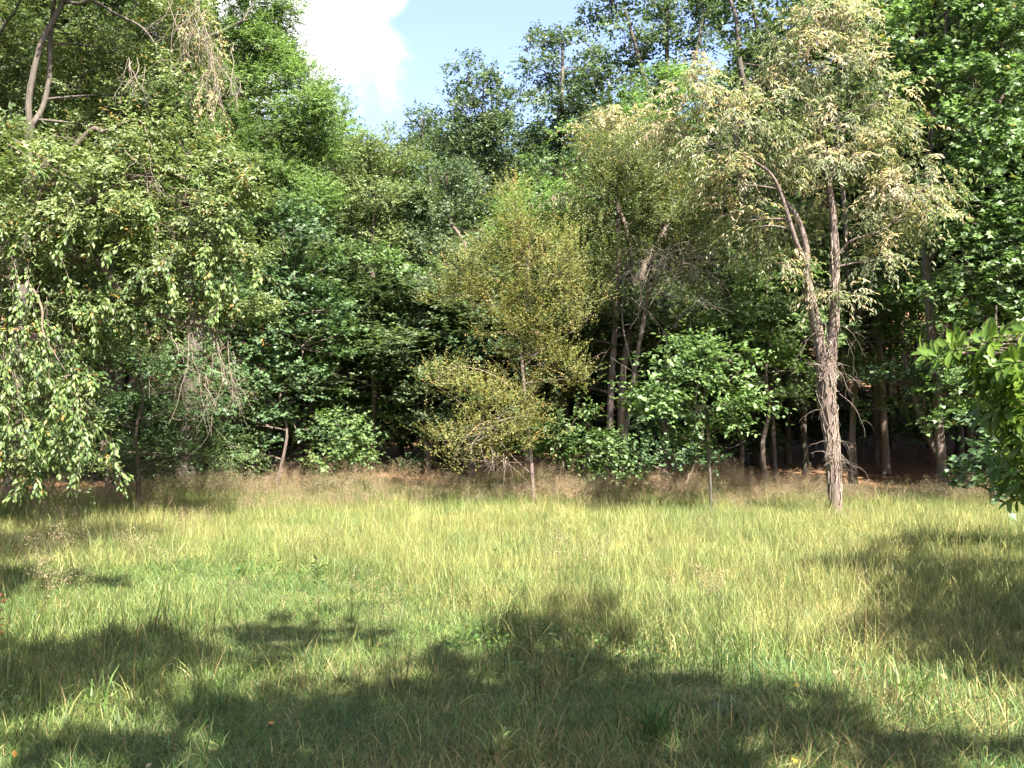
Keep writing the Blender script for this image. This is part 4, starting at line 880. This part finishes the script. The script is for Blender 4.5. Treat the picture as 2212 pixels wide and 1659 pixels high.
def blades(acc, n, radius, h, w, lean, curl, pal, seg=3, base_r=None, z0=0.0):
    """n arching blades inside a disc"""
    r = radius * np.sqrt(rng.random(n)); a = rng.uniform(0, 6.28, n)
    o = np.stack([r * np.cos(a), r * np.sin(a), np.full(n, z0 - .01)], 1)
    H = h[0] + (h[1] - h[0]) * rng.random(n) ** 1.3
    da = rng.uniform(0, 6.28, n); hd = np.stack([np.cos(da), np.sin(da), np.zeros(n)], 1)
    l0 = np.abs(rng.normal(lean, lean * .5 + .05, n)); cu = np.abs(rng.normal(curl, curl * .5 + .02, n))
    pts = [o]; ang = l0.copy()
    for k in range(seg):
        d = hd * np.sin(ang)[:, None] + np.array([0, 0, 1.0]) * np.cos(ang)[:, None]
        pts.append(pts[-1] + d * (H / seg)[:, None]); ang = np.minimum(ang + cu / seg * (1 + k), 2.0)
    fa = rng.uniform(0, 6.28, n); sd = np.stack([np.cos(fa), np.sin(fa), np.zeros(n)], 1)
    ww = w * rng.uniform(.6, 1.3, n)
    v = []
    prof = [1.0, .95, .7, .4][:seg] if seg > 2 else [1.0, .75][:seg]
    for k in range(seg):
        v += [pts[k] - sd * (ww * prof[k] * .5)[:, None], pts[k] + sd * (ww * prof[k] * .5)[:, None]]
    v.append(pts[-1])
    v = np.maximum(np.stack(v, 1), np.array([-9, -9, -.02])); kk = 2 * seg + 1
    q = [[2 * i, 2 * i + 1, 2 * i + 3, 2 * i + 2] for i in range(seg - 1)]; t = [[2 * seg - 2, 2 * seg - 1, 2 * seg]]
    off = (np.arange(n) * kk)[:, None, None]
    col = palette_colours(n, pal) * np.clip(rng.normal(1, .26, (n, 1)), .4, 1.8)
    acc.add(v.reshape(-1, 3), tris=(np.array(t)[None] + off).reshape(-1, 3), quads=(np.array(q)[None] + off).reshape(-1, 4), col=np.repeat(col, kk, axis=0))
G1, G2, G3 = (.135, .195, .07), (.09, .16, .056), (.20, .24, .10)
STRAW, STRAW2, RED = (.33, .27, .13), (.25, .20, .10), (.36, .245, .205)
def panicle(acc, n, radius, h, colr, airy=1.0):
    for k in range(n):
        r = radius * math.sqrt(rng.random()); a = rng.uniform(0, 6.28)
        H = rng.uniform(*h); d = rng.normal(0, .12, 2)
        t = np.linspace(0, 1, 5)[:, None]
        p = np.array([r * math.cos(a), r * math.sin(a), 0]) + np.concatenate([d[None] * H * t ** 1.5 * 1.3, H * t], 1)
        c = np.array(colr) * rng.normal(1, .18)
        n0 = acc.n
        tubes(acc, p[None], np.linspace(.0022, .0012, 5)[None], 3)
        acc.c.append(np.tile(np.array([.17, .15, .06]) * rng.normal(1, .2), (acc.n - n0, 1)).astype(np.float32))
        m = 80
        s = rng.random(m); top = p[-1] - np.array([0, 0, .22 * airy]) * s[:, None] * np.array([0, 0, 1]) * rng.uniform(.7, 1.2)
        spread = .055 * airy * np.sin(np.pi * np.clip(s * .8 + .15, 0, 1))
        q = top + rng.normal(size=(m, 3)) * np.stack([spread, spread, spread * .4], 1)
        ax = unit(rng.normal(size=(m, 3)) + np.array([0, 0, -.5]))
        add_leaves(acc, q, ax, sphere(m), np.full(m, .015) * rng.uniform(.6, 1.4, m), np.full(m, .0065), 'kite', np.tile(c, (m, 1)) * rng.normal(1, .2, (m, 1)))
def tuft_set(name, builders):
    col = bpy.data.collections.new(name)
    for i, b in enumerate(builders):
        a = Acc(); b(a)
        col.objects.link(bpy.data.objects.new('%s_%02d' % (name, i), a.mesh(name, MG)))
    return col
palS = [(G1, 4), (G2, 5), (G3, 2), (STRAW, .8), (STRAW2, .5)]
palL = [((.145, .20, .066), 4), ((.11, .168, .055), 4), ((.19, .235, .085), 2), (STRAW, .8)]
palT = [((.22, .245, .09), 4), ((.13, .17, .056), 3.5), ((.31, .31, .135), 3), (STRAW, 1.6), ((.24, .18, .11), .7)]
palD = [(STRAW, 3), (STRAW2, 3), ((.19, .14, .075), 2), (G1, 1)]
def b_lawn(a): blades(a, 120, .30, (.06, .16), .0042, .85, .9, palS); blades(a, 9, .3, (.14, .26), .007, .9, 1.5, palS, 4)
def b_lush(a): blades(a, 150, .30, (.06, .15), .0042, .5, .8, palL); blades(a, 5, .3, (.14, .24), .006, .5, .9, palL, 4)
def b_tall(a): blades(a, 54, .26, (.10, .33), .0052, .55, 1.4, palT, 4); blades(a, 18, .26, (.16, .36), .0045, .2, .5, palT, 4); blades(a, 36, .26, (.08, .2), .005, .8, .9, palS); blades(a, 5, .26, (.34, .5), .0045, .14, .4, palT, 4)
def b_thatch(a): blades(a, 110, .32, (.10, .26), .004, 1.3, .4, palD); blades(a, 10, .3, (.06, .15), .005, .5, .8, palS)
def b_stalk(a): blades(a, 20, .2, (.32, .58), .0045, .12, .22, [((.05, .075, .028), 3), ((.10, .11, .045), 2), ((.13, .085, .04), 1)], 4); blades(a, 10, .14, (.2, .38), .008, .3, .9, palT, 4)
def b_pan(a): panicle(a, 9, .30, (.36, .62), RED); blades(a, 16, .28, (.2, .42), .0055, .2, .6, palT, 4)
def b_pan2(a): panicle(a, 9, .30, (.36, .58), (.34, .26, .18)); blades(a, 16, .28, (.2, .42), .0055, .2, .6, palT, 4)
def b_weed(a):
    n = 70; r = .28 * np.sqrt(rng.random(n)); t = rng.uniform(0, 6.28, n)
    b = np.stack([r * np.cos(t), r * np.sin(t), rng.uniform(.02, .13, n)], 1); ax = unit(np.stack([rng.normal(size=n), rng.normal(size=n), rng.uniform(-.2, .5, n)], 1)); L = rng.uniform(.02, .055, n)
    add_leaves(a, b, ax, unit(rng.normal(size=(n, 3)) * .35 + np.array([0, 0, 1.])), L, L * rng.uniform(.45, .8, n), 'oval', palette_colours(n, [((.09, .17, .04), 3), ((.07, .13, .035), 2), ((.15, .2, .06), 1)]) * rng.normal(1, .15, (n, 1)))
SETS = {'weed': tuft_set('weed_patch', [b_weed] * 4), 'lawn': tuft_set('lawn_tuft', [b_lawn] * 5), 'lush': tuft_set('lush_tuft', [b_lush] * 5), 'tall': tuft_set('tall_tuft', [b_tall] * 6), 'thatch': tuft_set('thatch_tuft', [b_thatch] * 4),
        'stalk': tuft_set('stalk_tuft', [b_stalk] * 4), 'pan': tuft_set('panicle_tuft', [b_pan, b_pan, b_pan, b_pan2, b_pan2])}
def noise2(x, y, s, seed):
    r = np.random.default_rng(seed); out = np.zeros_like(x)
    for k in range(7):
        a = r.uniform(0, 6.28); f = s * r.uniform(.6, 2.2)
        out += np.sin((x * math.cos(a) + y * math.sin(a)) * f + r.uniform(0, 6.28)) / 7 ** .5
    return out
def scatter(name, label, tset, pts, scale, tilt=.08):
    n = len(pts)
    me = bpy.data.meshes.new(name); me.vertices.add(n)
    co = np.stack([pts[:, 0], pts[:, 1], ground(pts[:, 0], pts[:, 1]) - .005], 1); me.vertices.foreach_set('co', co.astype(np.float32).ravel())
    rot = np.stack([rng.normal(0, tilt, n), rng.normal(0, tilt, n), rng.uniform(0, 6.28, n)], 1)
    a = me.attributes.new('rot', 'FLOAT_VECTOR', 'POINT'); a.data.foreach_set('vector', rot.astype(np.float32).ravel())
    a = me.attributes.new('scl', 'FLOAT_VECTOR', 'POINT'); a.data.foreach_set('vector', scale.astype(np.float32).ravel())
    a = me.attributes.new('pick', 'INT', 'POINT'); a.data.foreach_set('value', rng.integers(0, 1000, n).astype(np.int32))
    me.update()
    o = bpy.data.objects.new(name, me); C.objects.link(o)
    o['kind'] = 'stuff'; o['label'] = label; o['category'] = 'grass'
    ng = bpy.data.node_groups.new(name, 'GeometryNodeTree')
    ng.interface.new_socket('Geometry', in_out='INPUT', socket_type='NodeSocketGeometry'); ng.interface.new_socket('Geometry', in_out='OUTPUT', socket_type='NodeSocketGeometry')
    N, Lk = ng.nodes.new, ng.links.new
    gi, go_ = N('NodeGroupInput'), N('NodeGroupOutput')
    ip = N('GeometryNodeInstanceOnPoints'); ci = N('GeometryNodeCollectionInfo')
    ci.inputs['Collection'].default_value = SETS[tset]; ci.inputs['Separate Children'].default_value = True; ci.inputs['Reset Children'].default_value = True
    def attr(nm, ty):
        k = N('GeometryNodeInputNamedAttribute'); k.data_type = ty; k.inputs['Name'].default_value = nm; return k.outputs['Attribute']
    Lk(gi.outputs[0], ip.inputs['Points']); Lk(ci.outputs[0], ip.inputs['Instance'])
    ip.inputs['Pick Instance'].default_value = True
    Lk(attr('pick', 'INT'), ip.inputs['Instance Index'])
    er = N('FunctionNodeEulerToRotation'); Lk(attr('rot', 'FLOAT_VECTOR'), er.inputs[0]); Lk(er.outputs[0], ip.inputs['Rotation'])
    Lk(attr('scl', 'FLOAT_VECTOR'), ip.inputs['Scale'])
    Lk(ip.outputs[0], go_.inputs[0])
    md = o.modifiers.new('scatter', 'NODES'); md.node_group = ng
    return o
def field(step0, y0, y1, grow, margin=2.0):
    """jittered points over the meadow as far as it can be seen, thinning with distance"""
    out = []; y = y0
    while y < y1:
        st = step0 + grow * max(y - 4, 0); w = .62 * y + margin
        x = np.arange(-w, w, st); out.append(np.stack([x + rng.uniform(-.5, .5, len(x)) * st, y + rng.uniform(-.5, .5, len(x)) * st], 1)); y += st
    return np.concatenate(out)
def edge(x):          # where the meadow ends at the wood
    return 22.0 + .6 * np.sin(x * .5) + .4 * np.sin(x * 1.3 + 1)
def tallness(x, y):   # 0 mown, 1 grown tall
    b = np.interp(x, [-6, -2.5, -.8, .2, 1.2, 3, 6, 9], [10.5, 10.0, 8.4, 6.7, 6.2, 6.3, 6.6, 7])
    return smooth(-.6, .9, y - b + .45 * noise2(x, y, 1.6, 3))
p = field(.16, 2.2, 23.2, .006); x, y = p.T; tl = tallness(x, y); n3 = noise2(x, y, .8, 5)
keep = (y < edge(x)) & (rng.random(len(p)) > tl * .75)
lush = smooth(-.4, .9, -x * .5 + (y - 5) * .25 + n3 * .6 - .3)
isl = rng.random(len(p)) < lush
def sc(n, lo, hi, zl=.8, zh=1.2):
    s = rng.uniform(lo, hi, n); return np.stack([s, s, s * rng.uniform(zl, zh, n)], 1)
def hz(p, seed, a=.25): return np.clip(1 + a * noise2(p[:, 0], p[:, 1], 1.1, seed) + a * noise2(p[:, 0], p[:, 1], 3.2, seed + 50), .4, 1.8)[:, None] * np.array([0, 0, 1.0]) + np.array([1, 1, 0])
q = p[keep & ~isl]; scatter('short_grass', 'short mown grass with straw in the foreground', 'lawn', q, sc(len(q), .8, 1.15) * hz(q, 21, .3))
q = p[keep & isl]; scatter('lush_grass', 'lush short green grass on the left of the meadow', 'lush', q, sc(len(q), .8, 1.2) * hz(q, 22, .3))
p = field(.20, 2.2, 9, .008); x, y = p.T
keep = (noise2(x, y, 1.0, 8) + .25 * np.tanh(x * .6) + 1.5 * np.exp(-((x - 2.3) / .9) ** 2 - ((y - 5.3) / .5) ** 2) + 1.2 * np.exp(-((x - 1.4) / .5) ** 2 - ((y - 4.3) / .35) ** 2) + 1.0 * np.exp(-((x - .4) / .5) ** 2 - ((y - 6.0) / .4) ** 2) + .25 * rng.normal(size=len(x)) > .3) & (rng.random(len(p)) > tallness(x, y) * .8)
q = p[keep]; scatter('thatch', 'flattened straw lying over the mown grass', 'thatch', q, sc(len(q), .8, 1.2), .05)
p = field(.135, 4.5, 23.4, .006); x, y = p.T
keep = (y < edge(x)) & (rng.random(len(p)) < tallness(x, y))
q = p[keep]; scatter('tall_grass', 'tall pale green meadow grass', 'tall', q, sc(len(q), .85, 1.2) * hz(q, 23, .22) * np.stack([np.ones(len(q)), np.ones(len(q)), .72 + .28 * smooth(6, 11, q[:, 1])], 1))
p = field(.42, 4.6, 14, .02); x, y = p.T
dn = np.clip(np.exp(-((y - 6.2 - .5 * np.sin(x)) / 1.5) ** 2) * .9 + .12, 0, 1) * smooth(-.5, .8, noise2(x, y, 1.3, 9) + .5)
q = p[rng.random(len(p)) < dn]; scatter('stalk_grass', 'thin dark grass stalks standing along the edge of the shade', 'stalk', q, sc(len(q), .8, 1.15))
p = field(.24, 7, 23.6, .004); x, y = p.T
dn = smooth(16.5, 22, y + .8 * noise2(x, y, .6, 4)) ** 1.1 * 1.25 + .006
dn = np.maximum(dn, .16 * np.exp(-((x + 5.2) / 1.3) ** 2 - ((y - 10.5) / 1.6) ** 2))
q = p[(y < edge(x) + .5) & (rng.random(len(p)) < dn * .9)]
scatter('seed_head_grass', 'reddish airy grass seed heads along the far edge of the meadow', 'pan', q, sc(len(q), .8, 1.1) * hz(q, 24, .2))

p = field(.26, 2.4, 12, .01); x, y = p.T
q = p[(noise2(x, y, .9, 31) + .3 * rng.normal(size=len(x)) > 1.0) & (rng.random(len(p)) > tallness(x, y) * .7)]
scatter('ground_weeds', 'patches of small round leaved weeds in the mown grass', 'weed', q, sc(len(q), .7, 1.2))
# ------------------------------------------------------------------ single plants and leaves one can pick out in the grass
def tuft(label, u, v, parts, name='grass_tuft'):
    Yg = CAM_H / ((v - 945) / F); xg = (u - CX) / F * Yg; zg = float(ground(xg, Yg))
    a = Acc()
    for f in parts: f(a)
    o = a.build(name, MG, None, (0, 0, 0)); o.location = (xg, Yg, zg)
    return tag(o, label, 'grass tuft' if name == 'grass_tuft' else 'weed', None)
def broad(n, h, w, curl, pal): return lambda a: blades(a, n, .07, h, w, .35, curl, pal, 4)
blue = [((.10, .15, .085), 2), ((.08, .13, .07), 2)]
gr = [((.09, .165, .045), 2), ((.12, .19, .05), 2)]
tuft('bluish drooping grass tuft in the shade of the foreground', 1565, 1555, [broad(46, (.2, .34), .011, 2.2, blue)])
tuft('broad bladed green grass tuft upright beside the bright worn patch', 1945, 1520, [broad(20, (.2, .36), .014, .9, gr)])
tuft('wide bladed grass tuft standing in the foreground shade', 230, 1530, [broad(26, (.2, .38), .013, 1.3, gr)])
tuft('dense dark upright grass tuft low in the foreground', 1400, 1590, [broad(60, (.2, .42), .009, .6, [((.06, .12, .035), 1)])])
tuft('pale arching grass tuft at the bottom of the foreground', 1080, 1630, [broad(16, (.22, .4), .014, 1.9, [((.16, .2, .08), 1), ((.10, .16, .05), 1)])])
tuft('thin green grass tuft on trodden straw', 1590, 1650, [broad(22, (.12, .26), .008, .8, gr)])
tuft('tall straw coloured grass tuft in the dry patch', 470, 1445, [broad(14, (.25, .48), .009, .5, [((.2, .2, .08), 1), (STRAW, 1)])])
def weed(label, u, v, h, col_):
    Yg = CAM_H / ((v - 945) / F); xg = (u - CX) / F * Yg; zg = float(ground(xg, Yg))
    root = tag(empty('weed', (xg, Yg, zg)), label, 'weed')
    a = Acc(); n0 = a.n
    pth = np.array([[0, 0, -.02], [.01, 0, h * .3], [-.01, .01, h * .65], [.015, 0, h]])
    tubes(a, spline(pth, 9)[None], np.linspace(.004, .002, 9)[None], 5); a.c.append(np.tile(np.array([.19, .10, .06]), (a.n, 1)).astype(np.float32)); a.build('stalk', MG, root)
    a = Acc(); m = 46; s = rng.uniform(.3, 1, m); b = np.stack([np.zeros(m), np.zeros(m), s * h], 1); ax = unit(np.stack([rng.normal(size=m), rng.normal(size=m), rng.uniform(-.2, .9, m)], 1))
    add_leaves(a, b + ax * .02, ax, unit(rng.normal(size=(m, 3)) * .4 + np.array([0, 0, 1])), rng.uniform(.03, .075, m), rng.uniform(.010, .022, m), 'oval', np.tile(np.array(col_), (m, 1)) * rng.normal(1, .2, (m, 1)))
    a.build('foliage', MG, root, kind='stuff')
weed('slender weed with reddish stem rising from the short grass', 692, 1335, .55, (.07, .11, .04))
weed('dark red seed weed beside the long left shadow', 8, 1390, .38, (.12, .03, .02))
# fallen leaves
LEAF['fallen'] = LEAF['oval']
def fallen(label, u, v, col_, s, z=.10, group=None):
    Yg = (CAM_H - z) / ((v - 945) / F); xg = (u - CX) / F * Yg
    a = Acc(); add_leaves(a, np.zeros((1, 3)), unit(rng.normal(size=(1, 3)) * np.array([1, 1, .25])), unit(rng.normal(size=(1, 3)) * .35 + np.array([0, -.5, 1])), np.array([s * .65]), np.array([s * .4]), 'fallen', np.array([col_]))
    o = a.build('fallen_leaf', M['leaf']); o.location = (xg, Yg, float(ground(xg, Yg)) + z)
    tag(o, label, 'leaf', group)
YEL, ORA, PAL = (.55, .40, .06), (.50, .24, .05), (.50, .40, .24)
fallen('yellow fallen leaf on short grass before the long left shadow', 152, 1372, YEL, .12)
fallen('pale fallen leaf low in the shaded foreground', 347, 1645, PAL, .055, .05)
fallen('orange fallen leaf beside the thin green tuft on trodden straw', 1702, 1640, (.55, .32, .03), .09, .05)
fallen('yellow fallen leaf in the shade near the bluish tuft', 1718, 1490, YEL, .07, .08)
fallen('pale yellow leaf caught in the tall sunlit grass', 1632, 1330, (.45, .40, .15), .07, .3)
for (u, v) in ((60, 1620), (590, 1560), (1990, 1600), (1380, 1555), (890, 1445)):
    fallen('small orange brown fallen leaf in the grass', u, v, ORA, .06, .06, 'small orange brown fallen leaves')
for (u, v) in ((1850, 1450), (2030, 1470), (1790, 1465)):
    fallen('tan fallen leaf on the bright worn patch', u, v, (.42, .27, .13), .09, .05, 'tan fallen leaves on the worn patch')
